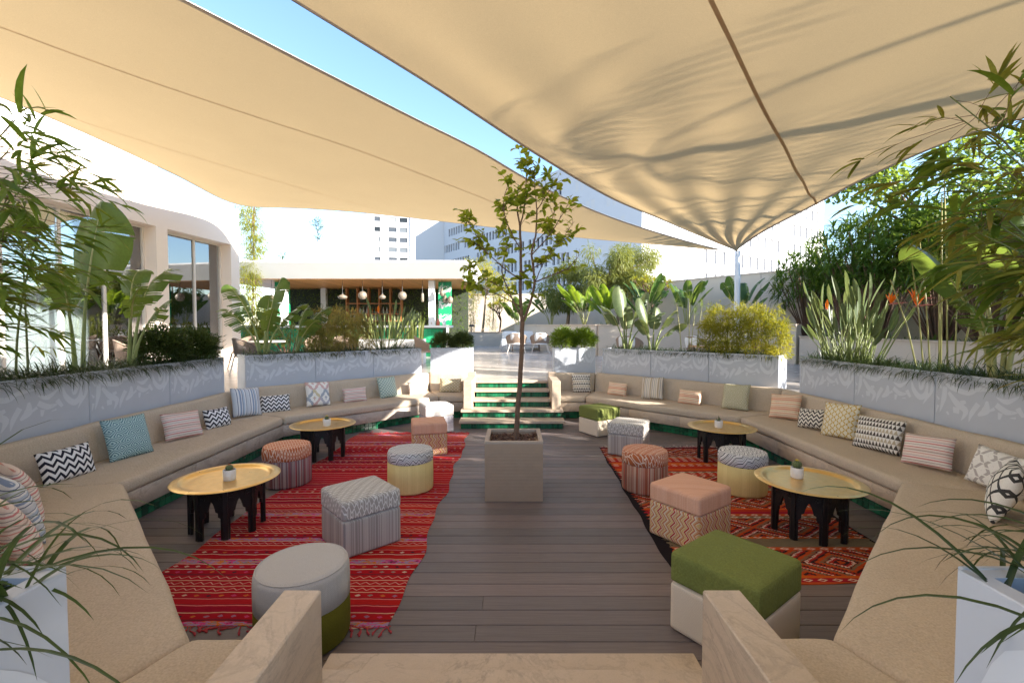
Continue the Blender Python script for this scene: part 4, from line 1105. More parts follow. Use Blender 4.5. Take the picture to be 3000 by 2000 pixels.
low_table(-6.2, 11.6, 0, .9, .9, .74, TTOP, 'round stone-topped table between rope chairs by the pale building', True)
low_table(-3.6, 12.6, 0, .9, .9, .74, TTOP, 'round stone-topped table behind the pale bamboo', True)
tr_ = thing('white_trough', 'long white trough of snake plants in front of the bar', 'planter', (-3.55, 13.6, PZ), 0)
q = MB(); q.span(-.95, .95, -.2, .2, 0, .72); q.build('box', WHITE, tr_)
q = MB()
for i in range(90):
    p = (rng.uniform(-.9, .9), rng.uniform(-.14, .14), .70); q.blade(p, (rng.uniform(-.12, .12), rng.uniform(-.1, .1), 1), rng.uniform(.5, .85), .06, .02, 4, .25, roll=rng.uniform(0, 3), shape=1)
q.build('snake_plants', leafmat('snake_plant', (.14, .18, .05), (.40, .42, .16), .2, .4), tr_, kind='stuff')

bo = thing('bollard_light', 'small dark bollard light in the far bed by the bamboo', 'light', (-2.25, 25.6, 1.36))
q = MB(); q.tube([(0, 0, 0), (0, 0, .42)], .03, 8); q.build('stem', DFRAME, bo); q = MB(); q.lathe([(0, .42), (.16, .42), (.16, .5), (.14, .53), (0, .54)], 16); q.build('head', DFRAME, bo)
for i, (x, c, nm) in enumerate([(-2.95, (.55, .48, .42), 'pale clay vase on the end of the bar counter'), (-2.72, (.42, .10, .06), 'small red vase on the end of the bar counter'), (-2.5, (.75, .74, .72), 'white jug on the end of the bar counter')]):
    q = MB(); q.lathe([(0, 0), (.05, 0), (.07, .06), (.06, .14), (.03, .20), (.035, .24), (.03, .24), (.02, .2), (0, .19)], 14); tag(q.build('vase', simple('vase_%d' % i, c, .4), None, True, (x, 16.85, PZ + 1.13)), nm, 'vase', 'vases on the bar counter')

# ================================================================ cushions
def pillow_mesh(w, h, th, seed):
    bm = bmesh.new(); N = 16; r = random.Random(seed)
    for side in (-1, 1):
        g = []
        for i in range(N + 1):
            rowv = []
            for j in range(N + 1):
                u, v = -1 + 2 * i / N, -1 + 2 * j / N
                e = max(0, (1 - abs(u) ** 2.4)) ** 0.5 * max(0, (1 - abs(v) ** 2.4)) ** 0.5
                pin = 1 - 0.055 * (1 - u * u) * abs(v) ** 3; pin2 = 1 - 0.055 * (1 - v * v) * abs(u) ** 3
                x = u * w / 2 * pin2; z = v * h / 2 * pin
                q = Vector((x * 7, z * 7, seed * 3.3))
                y = side * (th / 2 * e + 0.012 * e * noise.noise(q))
                rowv.append(bm.verts.new((x, y, z)))
            g.append(rowv)
        for i in range(N):
            for j in range(N):
                f = [g[i][j], g[i + 1][j], g[i + 1][j + 1], g[i][j + 1]]
                bm.faces.new(f if side < 0 else f[::-1])
    bmesh.ops.remove_doubles(bm, verts=bm.verts[:], dist=1e-5)
    for v in bm.verts: v.co.z += h / 2
    return bm_mesh(bm, 'cushion')
def put_pillow(deg, s, kind, w, h, label, yaw=0.0, lean=0.30, roll=0.0, th=0.15, y=None, group=None, z=0.452):
    loc, rz = frame(deg, AP)
    tx, ny = Vector((math.cos(rz), math.sin(rz), 0)), Vector((-math.sin(rz), math.cos(rz), 0))
    d = 0.58 - 0.05 if y is None else y
    p = loc + tx * s + ny * d; p.z = z + abs(math.sin(roll)) * w * 0.45 - 0.006
    o = link('cushion', pillow_mesh(w, h, th, s + deg), PM[kind])
    o.matrix_world = Matrix.Translation(p) @ Matrix.Rotation(rz + (-yaw if deg in (0, 180) else yaw), 4, 'Z') @ Matrix.Rotation(-lean, 4, 'X') @ Matrix.Rotation(roll, 4, 'Y')
    return tag(o, label, 'cushion', group or 'cushions on the sofas')
for a in [
 (180, -1.36, 'chev', .46, .30, 'black and white chevron cushion on the long taupe sofa, nearest its striped pile', .12),
 (180, -0.68, 'teal', .45, .45, 'square teal cushion with a maze pattern on the taupe sofa', .25),
 (180, 0.10, 'pink', .48, .34, 'pink striped cushion between the teal cushion and a small chevron one', .3, .34, .05),
 (180, 0.76, 'chev', .38, .27, 'small chevron cushion between the pink striped and the blue striped one', .3),
 (180, 1.44, 'blue', .45, .45, 'square cushion with blue vertical stripes at the corner of the taupe sofa', .5, .3, .08),
 (135, -1.38, 'chev', .45, .28, 'chevron cushion next to the sofa corner, under the planter facing the bar', -.1),
 (135, -0.69, 'ikat', .43, .43, 'white cushion with faded grey and pink stepped diamonds', .05, .26, .05),
 (135, -0.02, 'pink', .44, .27, 'low pink striped cushion between the stepped-diamond and the pale green one', -.1),
 (135, 0.67, 'green', .42, .42, 'square pale green cushion with fine lattice pattern', .1),
 (135, 1.33, 'pale', .43, .27, 'sunlit pale pink cushion beside the straw-coloured one', .0),
 (90, -1.30, 'straw', .46, .30, 'straw-coloured patterned cushion on the short sofa piece by the steps', -.05),
 (90, 1.46, 'tri', .40, .40, 'cream cushion with rows of small black triangles on the short sofa piece', .0),
 (45, -1.08, 'orange', .44, .27, 'small orange striped cushion next to the grey striped square one', .0),
 (45, -0.31, 'grey', .43, .43, 'square cream cushion with grey vertical stripes', .1, .3, -.06),
 (45, 0.40, 'orange', .43, .27, 'orange striped cushion between the grey striped and the olive one', -.05),
 (45, 1.17, 'olive', .44, .44, 'square olive and cream cushion on the tan sofa, near its corner', -.05, .3, -.03),
 (0, -1.24, 'orange', .45, .38, 'orange striped cushion in the corner of the beige sofa', -.55, .34, -.08),
 (0, -0.62, 'chevb', .40, .27, 'brown and cream chevron cushion beside the yellow one', -.35, .3, -.1),
 (0, -0.12, 'yellow', .44, .44, 'square mustard yellow patterned cushion on the beige sofa', -.35, .3, -.06),
 (0, 0.46, 'tri', .54, .38, 'wide cushion with rows of dark triangles on the beige sofa', -.2, .3, -.05),
 (0, 1.08, 'pink', .46, .32, 'pink striped cushion half behind bamboo leaves on the beige sofa', -.2, .3, -.1),
 (0, 1.70, 'leaf', .45, .34, 'white cushion with grey leaf strokes at the near end of the beige sofa', -.1, .3, .1),
 (315, -0.95, 'dia', .44, .44, 'black and white diamond cushion behind the bamboo on the near sofa', .0),
 (225, 0.92, 'pink', .44, .44, 'pink striped cushion at the far end of the striped pile', .25),
 (225, 0.48, 'blueh', .46, .46, 'blue lined cushion in the middle of the striped pile', .3),
 (225, 0.02, 'pink', .44, .44, 'pink striped cushion at the near end of the striped pile, above the dark grass', .3),
]:
    put_pillow(a[0], a[1], a[2], a[3], a[4], a[5], *a[6:])

# ================================================================ poufs
def round_pouf(x, y, r, h, hs, top, side, label, rz=0.0):
    t = thing('pouf', label, 'pouf', (x, y, 0.006), rz, 'poufs on the deck')
    mb = MB(); mb.lathe([(0.0, 0.004), (r - .012, 0.004), (r - .003, .012), (r, .03), (r + .002, hs * .5), (r, hs - .004), (r - .008, hs)], 40)
    mb.build('base', PF[side], t, True)
    e = 0.045
    prof = [(r - .008, hs - .001), (r + .001, hs + .003), (r + .002, hs + (h - hs) * .5), (r, h - e)]
    for i in range(1, 7):
        a = i / 6 * math.pi / 2; prof.append((r - e + e * math.cos(a), h - e + e * math.sin(a)))
    prof += [(r * .5, h + .008), (0.0, h + .010)]
    mb = MB(); mb.lathe(prof, 40); mb.build('top', PF[top], t, True)
    mb = MB(); mb.lathe([(r - e * .28 + .004 * math.cos(k * math.pi / 3), h - e * .22 + .004 * math.sin(k * math.pi / 3)) for k in range(7)], 40); mb.build('piping', PF[top], t, True)
def cube_pouf(x, y, s, h, hs, top, side, label, rz):
    t = thing('pouf', label, 'pouf', (x, y, 0.006), rz, 'poufs on the deck')
    link('base', rbox('pouf_base', (s, s, hs + .002), 0.022, 10), PF[side], t)
    link('top', rbox('pouf_top', (s + .006, s + .006, h - hs + .03), 0.032, 12, 0.014, 0.004), PF[top], t, (0, 0, hs - .03))
    mb = MB(); q = s / 2 - .008; z = h - .010
    pts = [(-q, -q, z), (q, -q, z), (q, q, z), (-q, q, z), (-q, -q, z)]
    c = []
    for a, b in zip(pts, pts[1:]):
        for i in range(6):
            f = .04 + .92 * i / 5; c.append(Vector(a).lerp(Vector(b), f))
    c.append(c[0]); mb.tube(c, .0035, 5); mb.build('piping', PF[top], t, True)
round_pouf(-1.24, 2.66, .262, .45, .235, 'greylinen', 'oliveplush', 'round pouf with grey linen top and olive base, on the red rug fringe')
cube_pouf(-1.30, 3.88, .50, .455, .30, 'trellisgrey', 'greyrib', 'grey square pouf with trellis-print top standing on the red rug', R(42))
round_pouf(-1.15, 5.13, .252, .455, .33, 'zigtop', 'yellow', 'yellow round pouf with zigzag top on the red rug')
cube_pouf(-1.22, 6.66, .49, .46, .30, 'peach', 'zigv', 'peach-topped square pouf with flame zigzag sides on the red rug', R(14))
cube_pouf(-1.34, 8.02, .50, .47, .28, 'whitelin', 'mesh', 'white square pouf with grey mesh sides beside the far steps', R(24))
round_pouf(-2.64, 5.32, .262, .455, .31, 'trellisor', 'strp', 'round pouf with orange trellis top and plum pinstripe sides between the brass tables')
cube_pouf(1.33, 2.68, .53, .48, .29, 'green', 'cream', 'large moss green and cream square pouf on bare boards by the near steps', R(37))
cube_pouf(1.56, 3.96, .49, .46, .30, 'peach', 'zigv', 'peach-topped square pouf with flame zigzag sides on the orange and black rug', R(36))
round_pouf(1.50, 5.12, .250, .455, .31, 'trellisor', 'stro', 'round pouf with orange trellis top and rust pinstripe sides at the rug edge')
round_pouf(2.57, 5.05, .252, .455, .32, 'zigtop', 'yellow', 'yellow round pouf with zigzag top beside the brass table on the orange and black rug')
cube_pouf(1.70, 6.60, .50, .46, .30, 'trellisgrey', 'greyrib', 'grey square pouf with trellis-print top catching a patch of sun', R(-28))
cube_pouf(1.50, 7.82, .50, .46, .26, 'green', 'cream', 'moss green and cream square pouf near the far steps, touched by sun', R(30))

# ================================================================ brass tray tables
tray = MB(); tray.lathe([(0.0, 0.0), (.30, 0.0), (.335, .001), (.350, .006), (.362, .018), (.372, .022), (.40, .021), (.432, .017), (.437, .014), (.432, .011), (.37, .014), (.345, -.002), (0.0, -.006)], 64)
TRAY = tray.mesh('tray', True)
def arch_panel():
    w = 0.105; H = .44   # half a side
    pts = [(-w, 0), (-w + .030, 0), (-w + .032, .19), (-w + .052, .20), (-w + .052, .235), (-w + .072, .245), (-w + .078, .275), (-.014, .315), (0, .34)]
    rgt = [(-x, z) for x, z in pts[::-1][1:]]
    return pts + rgt + [(w, H), (-w, H)]
mbp = MB(); mbp.poly_prism(arch_panel(), -.011, .011); ARCH = mbp.mesh('arch_panel')
mbo = MB()
for sx in (-1, 1):   # carved tracery on the spandrels
    for k in range(3): mbo.lathe([(.004, 0), (.011 - .002 * k, .004), (.013 - .002 * k, .008), (.006, .010)], 8, (0, 0, 0))
    break
def carve():
    mb = MB()
    for sx in (-1, 1):
        for i in range(5):
            a = i / 4 * 3.6; r_ = .030 - .005 * i
            p0 = (sx * (.060 + r_ * .5 * math.cos(a)), -.013, .36 + r_ * math.sin(a))
            mb.box(p0, (.016, .008, .010), 0, 0, Matrix.Rotation(a, 3, 'Y'))
    for k in range(7): mb.box((-.09 + .03 * k, -.012, .415), (.014, .006, .014), 0, 0, Matrix.Rotation(R(45), 3, 'Y'))
    return mb.mesh('carving')
CARVE = carve()
leg = bbox_mesh('table_leg', (.040, .040, .44), .004, 1, base=True)
def tray_table(x, y, rz, label):
    t = thing('tray_table', label, 'table', (x, y, 0.006), rz, 'brass tray tables')
    rr = .262
    for k in range(8):
        a = R(45 * k)
        link('leg', leg, BLACKWOOD, t, (rr / math.cos(R(22.5)) * math.cos(a + R(22.5)), rr / math.cos(R(22.5)) * math.sin(a + R(22.5)), 0), (0, 0, a + R(22.5)))
        p = link('arched_side', ARCH, BLACKWOOD, t, (rr * math.cos(a), rr * math.sin(a), 0.0), (0, 0, a + math.pi / 2))
        link('carving', CARVE, BLACKWOOD, p)
    link('tray', TRAY, BRASS, t, (0, 0, .447))
TABS = [(-2.60, 4.13, .1, 'near-left'), (-2.66, 6.40, .3, ''), (2.66, 4.05, .2, ''), (2.87, 6.22, .0, '')]
tray_table(-2.60, 4.13, .10, 'brass tray table half on the red rug, a red-topped cactus on it')
tray_table(-2.66, 6.40, .33, 'brass tray table by the taupe sofa corner, a small yellow cactus on it')
tray_table(2.66, 4.05, .22, 'brass tray table on the orange and black rug, a yellow-flowered cactus on it')
tray_table(2.87, 6.22, .0, 'brass tray table by the tan sofa, a plain green spiky plant on it')
# potted cacti
def cactus(x, y, z, kind, label, rz=0):
    t = thing('potted_cactus', label, 'cactus', (x, y, z), rz, 'cactus pots on the tables')
    mb = MB(); mb.lathe([(0, 0), (.046, 0), (.050, .004), (.052, .05), (.053, .094), (.051, .097), (.047, .094), (.046, .085)], 28); mb.build('pot', POTW, t, True)
    mb = MB(); mb.lathe([(.0465, .083), (.02, .086), (0, .086)], 20); mb.build('soil', BARK_CHIP, t)
    if kind == 'spiky':
        mb = MB()
        for k in range(14):
            a = k * 2.4; e = .5 + .4 * (k % 3)
            mb.blade((0, 0, .084), (math.cos(a) * math.cos(e), math.sin(a) * math.cos(e), math.sin(e)), .05 + .012 * (k % 4), .014, .1, 3, .5)
        mb.build('leaves', CACTUS, t); return
    hh, rr = {'red': (.055, .030), 'yellow': (.075, .036), 'small': (.055, .026)}[kind]
    mb = MB(); n = 22; prof = []
    vs = []; K = 9
    for i in range(K + 1):
        ph = -math.pi / 2 + math.pi * i / K
        for j in range(n):
            r_ = rr * max(.02, math.cos(ph)) * (1 + (.10 if j % 2 else -.06)); a = 2 * math.pi * j / n
            vs.append((r_ * math.cos(a), r_ * math.sin(a), .083 + hh / 2 + hh / 2 * math.sin(ph)))
    mb.add(vs, [(i * n + j, i * n + (j + 1) % n, (i + 1) * n + (j + 1) % n, (i + 1) * n + j) for i in range(K) for j in range(n)])
    mb.build('body', CACTUS, t, True)
    mb = MB()
    for i in range(1, K):
        ph = -math.pi / 2 + math.pi * i / K
        for j in range(1, n, 2):
            a = 2 * math.pi * j / n; r_ = rr * math.cos(ph) * 1.1; c = Vector((r_ * math.cos(a), r_ * math.sin(a), .083 + hh / 2 + hh / 2 * math.sin(ph)))
            nd = Vector((math.cos(a) * math.cos(ph), math.sin(a) * math.cos(ph), math.sin(ph)))
            for q in range(3):
                d = (nd + Vector((rng.uniform(-.7, .7), rng.uniform(-.7, .7), rng.uniform(-.7, .7)))).normalized()
                mb.tube([c, c + d * .009], [.0006, .0002], 3, cap=False)
    mb.build('spines', SPINE, t, kind='stuff')
    mb = MB(); fz = .083 + hh
    for k in range(16):
        a = k * 2.4; e = .25 + .08 * (k % 4)
        mb.blade((0, 0, fz - .004), (math.cos(a) * math.cos(e), math.sin(a) * math.cos(e), math.sin(e)), .022 if kind != 'red' else .017, .010, -.4, 3, .2)
    mb.build('flower', FLOWR if kind == 'red' else FLOWY, t)
cactus(-2.56, 4.10, .453, 'red', 'white ceramic pot with a red-topped cactus on a brass tray')
cactus(-2.58, 6.33, .453, 'small', 'white ceramic pot with a small yellow-green cactus on a brass tray')
cactus(2.62, 4.16, .453, 'yellow', 'white ceramic pot with a spiny cactus in yellow flower')
cactus(2.83, 6.22, .453, 'spiky', 'white ceramic pot with a spiky green succulent')

# ================================================================ rugs
def rug(name, x0, x1, y0, y1, mat, label, tass, skew=0.0, seed=0, ends=(True, True), wv=1.0):
    cx, cyy = (x0 + x1) / 2, (y0 + y1) / 2; w, L = x1 - x0, y1 - y0
    t = thing(name, label, 'rug', (cx, cyy, 0), 0)
    nx, ny = 26, 70; mb = MB(); vs = []
    for j in range(ny + 1):
        for i in range(nx + 1):
            u, v = i / nx - .5, j / ny - .5
            wig = wv * .022 * math.sin(v * 21 + seed) + wv * .015 * math.sin(v * 47 + seed * 2)
            x = u * w + wig * (1 if u > 0 else .8) * (abs(u) * 2) ** 2 + skew * v
            y = v * L + .018 * math.sin(u * 9 + seed) * (abs(v) * 2) ** 3
            z = .0045 + .004 * max(0, noise.noise(Vector((x * 1.6, y * 3.2, seed)))) + .004 * max(0, noise.noise(Vector((x * .9, y * 7, seed + 4))))
            vs.append((x, y, z))
    mb.add(vs, [(j * (nx + 1) + i, j * (nx + 1) + i + 1, (j + 1) * (nx + 1) + i + 1, (j + 1) * (nx + 1) + i) for j in range(ny) for i in range(nx)])
    top = [mb.v[k] for k in range(len(mb.v))]
    per = [i for i in range(nx + 1)] + [j * (nx + 1) + nx for j in range(1, ny + 1)] + [ny * (nx + 1) + i for i in range(nx - 1, -1, -1)] + [j * (nx + 1) for j in range(ny - 1, 0, -1)]
    sk = [vs[k] for k in per]; b = len(per)
    mb.add(sk + [(p[0], p[1], 0.0005) for p in sk], [(k, (k + 1) % b, (k + 1) % b + b, k + b) for k in range(b)])
    mb.build('weave', mat, t, True)
    r = random.Random(seed + 5)
    for e, on in zip((-1, 1), ends):
        if not on: continue
        n = 62 if e < 0 else 40
        for k in range(n):
            if r.random() < .12: continue
            x = -w / 2 + w * (k + r.uniform(.2, .8)) / n + skew * e * .5; y = e * L / 2 - e * 0.01
            a = r.uniform(-1.1, 1.1); ln = r.uniform(.05, .13); pts = []; p = Vector((x, y, .005))
            for q in range(6):
                pts.append(p.copy()); p = p + Vector((math.sin(a), e * math.cos(a), 0)) * (ln / 5); a += r.uniform(-.7, .7); p.z = .005
            mb = MB(); mb.tube(pts, [.0035, .0035, .0035, .004, .008, .005], 5); mb.build('tassel', tass, t)
    return t
rug('rug', -2.62, -0.74, 2.74, 7.80, KRED, 'long red striped flat-woven rug with knotted fringe', TASSEL, 0.0, 2)
rug('rug', 1.26, 3.14, 3.22, 6.88, KBLK, 'orange, red and black flat-woven rug with stepped diamonds', TASSELW, 0.12, 5, (False, True), .4)

# ================================================================ ribbed pot with bark mulch
pot = thing('tree_pot', 'square ribbed clay pot with bark mulch in the middle of the deck', 'pot', (0.02, 5.06, 0.0))
mb = MB(); hw = .305; n = 40
for k in range(n):
    z0 = .001 + k * .61 / n; z1 = z0 + .61 / n
    mb.span(-hw, hw, -hw, -hw + .03, z0, z1 - .004); mb.span(-hw, hw, hw - .03, hw, z0, z1 - .004)
    mb.span(-hw, -hw + .03, -hw + .0302, hw - .0302, z0, z1 - .004); mb.span(hw - .03, hw, -hw + .0302, hw - .0302, z0, z1 - .004)
mb.build('ribs', TERRACOTTA, pot)
mb = MB(); q = hw - .004
mb.span(-q, q, -q, -q + .022, 0, .608); mb.span(-q, q, q - .022, q, 0, .608); mb.span(-q, -q + .022, -q + .0222, q - .0222, 0, .608); mb.span(q - .022, q, -q + .0222, q - .0222, 0, .608)
mb.span(-q + .02, q - .02, -q + .02, q - .02, .2, .56); mb.build('core', TERRACOTTA, pot)
mb = MB(); a = hw + .003
mb.span(-a, a, -a, -a + .045, .609, .634); mb.span(-a, a, a - .045, a, .609, .634); mb.span(-a, -a + .045, -a + .0452, a - .0452, .609, .634); mb.span(a - .045, a, -a + .0452, a - .0452, .609, .634)
mb.build('rim', CLAY_RIM, pot)
chips = [bbox_mesh('bark_chip', (rng.uniform(.03, .06), rng.uniform(.014, .026), .008), .003, 1, True, 0) for k in range(6)]
for k in range(240):
    link('bark_chip', chips[k % 6], BARK_CHIP, pot, (rng.uniform(-.25, .25), rng.uniform(-.25, .25), .565 + rng.uniform(0, .03)), (rng.uniform(-.6, .6), rng.uniform(-.6, .6), rng.uniform(0, 6.28)))

# ================================================================ plants
def spot(key, s, y=.23, z=0.0):
    t, w = PL[key]; rz = t.rotation_euler.z
    return t.location + Vector((math.cos(rz) * s - math.sin(rz) * y, math.sin(rz) * s + math.cos(rz) * y, PH - .06 + z))
def rdir(r, lo=-1, hi=1):
    a = r.uniform(0, 6.2832); z = r.uniform(lo, hi); q = math.sqrt(max(0, 1 - z * z)); return Vector((math.cos(a) * q, math.sin(a) * q, z))

# ---- bamboo with single leaves
def leaf_variants(name, L, w, droop, n=5, shape=0, k=5, fold=.22):
    out = []
    for i in range(k):
        mb = MB(); mb.blade((0, 0, 0), (1, 0, .05 * i), L * (.75 + .12 * i), w * (.85 + .08 * i), droop * (.4 + .35 * i), n, fold, 0, 0, shape); out.append(mb.mesh(name, True))
    return out
def place_leaf(me, mat, par, p, d, roll, sc=1.0, base=Vector((0, 0, 0)), name='leaf'):
    o = link(name, me, mat, par, Vector(p) - base); d = Vector(d)
    o.rotation_euler = (Matrix.Rotation(math.atan2(d.y, d.x), 3, 'Z') @ Matrix.Rotation(-math.atan2(d.z, math.hypot(d.x, d.y)), 3, 'Y') @ Matrix.Rotation(roll, 3, 'X')).to_euler()
    o.scale = (sc, sc, sc); return o
BL = leaf_variants('bamboo_leaf', .245, .040, .55)
def bamboo(label, base, canes, n_leaf, mats, toward, zr, seed, big=1.0, canemat=None, reach=.55, extra=0):
    """canes: (dx,dy,height,lean x,lean y). Leaves gather in drooping sprays along side twigs."""
    r = random.Random(seed); base = Vector(base)
    t = thing('bamboo_plant', label, 'bamboo', base)
    spr = []
    for c in canes:
        pts = []; H = c[2]
        for i in range(9):
            f = i / 8; pts.append(Vector((c[0] + c[3] * f * f, c[1] + c[4] * f * f, H * f * (1 - .06 * f))))
        mb = MB(); mb.tube(pts, [.011 * (1 - .6 * i / 8) for i in range(9)], 7)
        for i in range(1, 8): mb.lathe([(.009, -.004), (.0135 * (1 - .5 * i / 8), 0), (.009, .004)], 7, tuple(pts[i]))
        mb.build('cane', canemat or CANE, t, True); spr.append(pts)
    tw = MB(); cnt = 0; guard = 0; more = MB()
    while cnt < n_leaf + extra and guard < 3000:
        guard += 1
        pts = r.choice(spr); f = r.uniform(.12, 1) ** .8; j = min(int(f * 8), 7); p = pts[j].lerp(pts[j + 1], f * 8 - j)
        d = (rdir(r, -.25, .6) + Vector(toward) * r.uniform(.1, 1.1)).normalized(); L = r.uniform(.2, reach); e = p + d * L + Vector((0, 0, -.12 * L))
        if not (zr[0] < e.z + base.z < zr[1]): continue
        m = p.lerp(e, .5) + Vector((0, 0, .04 * L)); tw.tube([p, m, e], [.003, .0022, .0012], 4, cap=False)
        for k in range(r.choice((4, 5, 6, 7))):
            q = m.lerp(e, r.uniform(.2, 1)) if k < 3 else e
            dd = (d + rdir(r, -.8, .35) * .75).normalized(); dd.z = max(-.55, dd.z - .12)
            if cnt < n_leaf: place_leaf(r.choice(BL), r.choice(mats), t, q, dd, r.uniform(-.7, .7), big * r.uniform(.65, 1.2))
            else: more.blade(q, dd, big * r.uniform(.12, .24), big * r.uniform(.02, .036), r.uniform(.3, .9), 4, .22, 0, r.uniform(-.7, .7))
            cnt += 1
    if extra: more.build('small_leaves', mats[0], t, kind='stuff')
    tw.build('twigs', BARK, t)
    return t
bamboo('tall green bamboo with drooping leaf sprays behind the striped cushion pile', spot('NL', 1.2), [(-.1, 0, 2.0, .5, .3), (.1, .08, 1.8, .5, .35), (-.15, .15, 2.1, .45, .3), (.2, -.15, 1.9, .5, .3), (.05, -.05, 1.4, .55, .4), (.15, -.2, 1.7, .6, .3), (.0, .0, 2.2, .6, .3)], 298, [L_BAMBOO, L_BAMBOO, L_BAMBOO2], (.9, .5, 0), (1.15, 3.5), 11, 1.1, None, .62, 700)
bamboo('green bamboo with slender canes at the near end of the blue-grey planter', spot('L', -1.25), [(-.1, -.25, 1.7, -.2, .1), (.0, -.1, 1.9, .1, .2), (.1, .1, 1.7, .25, .1), (0, .3, 1.5, .2, -.2), (-.05, -.3, 1.6, .1, .2)], 240, [L_BAMBOO, L_BAMBOO2], (.3, .1, 0), (1.5, 3.4), 12, .95, None, .55, 260)
bamboo('yellowing bamboo leaning over the near beige sofa', spot('NR', -1.1), [(.0, 0, 2.3, -.8, .5), (-.1, .1, 1.9, -.75, .5), (.1, .1, 2.1, -.75, .45), (-.15, -.15, 1.5, -.7, .5), (.1, .15, 2.5, -.85, .45), (-.2, -.2, 1.3, -.65, .45)], 298, [L_BAMBOO2, L_BAMBOO2, L_BAMBOO], (-.9, .5, 0), (1.15, 3.9), 13, 1.3, None, .68, 500)
bamboo('low yellowing bamboo tuft next to the arching grass at the near beige sofa', spot('NR', 1.45), [(0, 0, .55, -.3, .25), (.1, -.05, .75, -.2, .3), (-.1, .08, .4, -.35, .3), (.05, .05, .9, -.15, .2)], 80, [L_BAMBOO2, L_BAMBOO2, L_BAMBOO], (-.5, .7, 0), (1.1, 2.0), 14, .8, None, .4)

# ---- dense small-leaved bamboo hedges
def leafcloud(mb, r, n, fn, L, w, droop=.5, up=.0, shape=0, seg=2, fold=.2):
    for i in range(n):
        p, nd = fn(r); d = (nd + rdir(r) * .9 + Vector((0, 0, up))).normalized()
        mb.blade(p, d, r.uniform(*L), r.uniform(*w), droop, seg, fold, 0, r.uniform(-1, 1), shape)
def boxcloud(sx, sy, z0, z1, clump=.18):
    def fn(r):
        for _ in range(20):
            p = Vector((r.uniform(-sx, sx), r.uniform(-sy, sy), r.uniform(z0, z1)))
            top = z1 * (.86 - .20 * (abs(p.x) / sx) ** 3) + .26 * noise.noise(Vector((p.x * 3.6, p.y * 3, 1))) + .16 * noise.noise(Vector((p.x * 9, p.y * 9, 3)))
            if p.z < top and noise.noise(p * 5.0) > -.16: break
        return p, Vector((p.x / sx * .4, p.y / sy * .5, .2))
    return fn
def hedge_bamboo(key, s, sx, z1, n, mat, label, seed, L=(.06, .12), w=(.009, .014), cm=CANE, y=.23):
    b = spot(key, s, y); rz = PL[key][0].rotation_euler.z
    t = thing('bamboo_clump', label, 'bamboo', b, rz); r = random.Random(seed)
    mb = MB(); leafcloud(mb, r, n, boxcloud(sx, .26, .02, z1), L, w, .7); mb.build('foliage', mat, t, kind='stuff')
    for k in range(12):
        x = r.uniform(-sx * .8, sx * .8); y_ = r.uniform(-.12, .12); mb = MB(); mb.tube([(x, y_, -.02), (x + r.uniform(-.06, .06), y_, z1 * .5), (x + r.uniform(-.2, .2), y_ + r.uniform(-.1, .1), z1 * .95)], [.006, .005, .002], 5); mb.build('cane', cm, t)
hedge_bamboo('FR', 1.06, .72, 1.05, 8000, L_GOLD, 'dense golden bamboo hedge at the end of the pale planter', 21, (.07, .13), (.011, .018))
hedge_bamboo('FL', .02, .58, 1.0, 5200, L_FLUFF, 'airy pale bamboo in the middle of the planter facing the bar', 22, (.08, .15), (.008, .013))
hedge_bamboo('FL', -.42, .22, .6, 800, L_BAMBOO2, 'short green bamboo tuft beside the torn paradise leaves', 23, (.07, .13), (.009, .014))

# ---- giant bird of paradise / banana-like leaves
def big_leaf(L, W, droop, tear, r, n=22):
    """blade along +x from its stalk end, torn into ribbons between side veins"""
    mb = MB(); mid = []; p = Vector((0, 0, 0)); d = Vector((1, 0, .15)).normalized()
    for i in range(n + 1):
        mid.append(p.copy()); p = p + d * (L / n); d = (d + Vector((0, 0, -droop / n * (.4 + 1.2 * i / n)))).normalized()
    for sd in (-1, 1):
        off = 0.0; lift = r.uniform(.05, .35)
        for i in range(n):
            t0, t1 = i / n, (i + 1) / n
            w0 = W / 2 * math.sin(math.pi * (.10 + .885 * t0)) ** .55; w1 = W / 2 * math.sin(math.pi * (.10 + .885 * t1)) ** .55
            torn = r.random() < tear
            if torn: lift = r.uniform(-.55, .45)
            vs = []
            for k in range(4):
                f = k / 3
                for (m, w_, gp) in ((mid[i], w0, 0.0), (mid[i + 1], w1, 1.0)):
                    q = m + Vector((.32 * w_ * f, sd * w_ * f, (lift * f - .55 * f * f) * w_ * .9))
                    if torn and gp == 1.0: q.x -= .55 * (L / n) * f
                    vs.append(q)
            mb.add(vs, [(2 * k, 2 * k + 1, 2 * k + 3, 2 * k + 2) if sd > 0 else (2 * k + 1, 2 * k, 2 * k + 2, 2 * k + 3) for k in range(3)])
    mb.tube([m + Vector((0, 0, -.004)) for m in mid], [.011 * (1 - .8 * i / n) + .001 for i in range(n + 1)], 5, 1)
    return mb.mesh('leaf_blade', True)
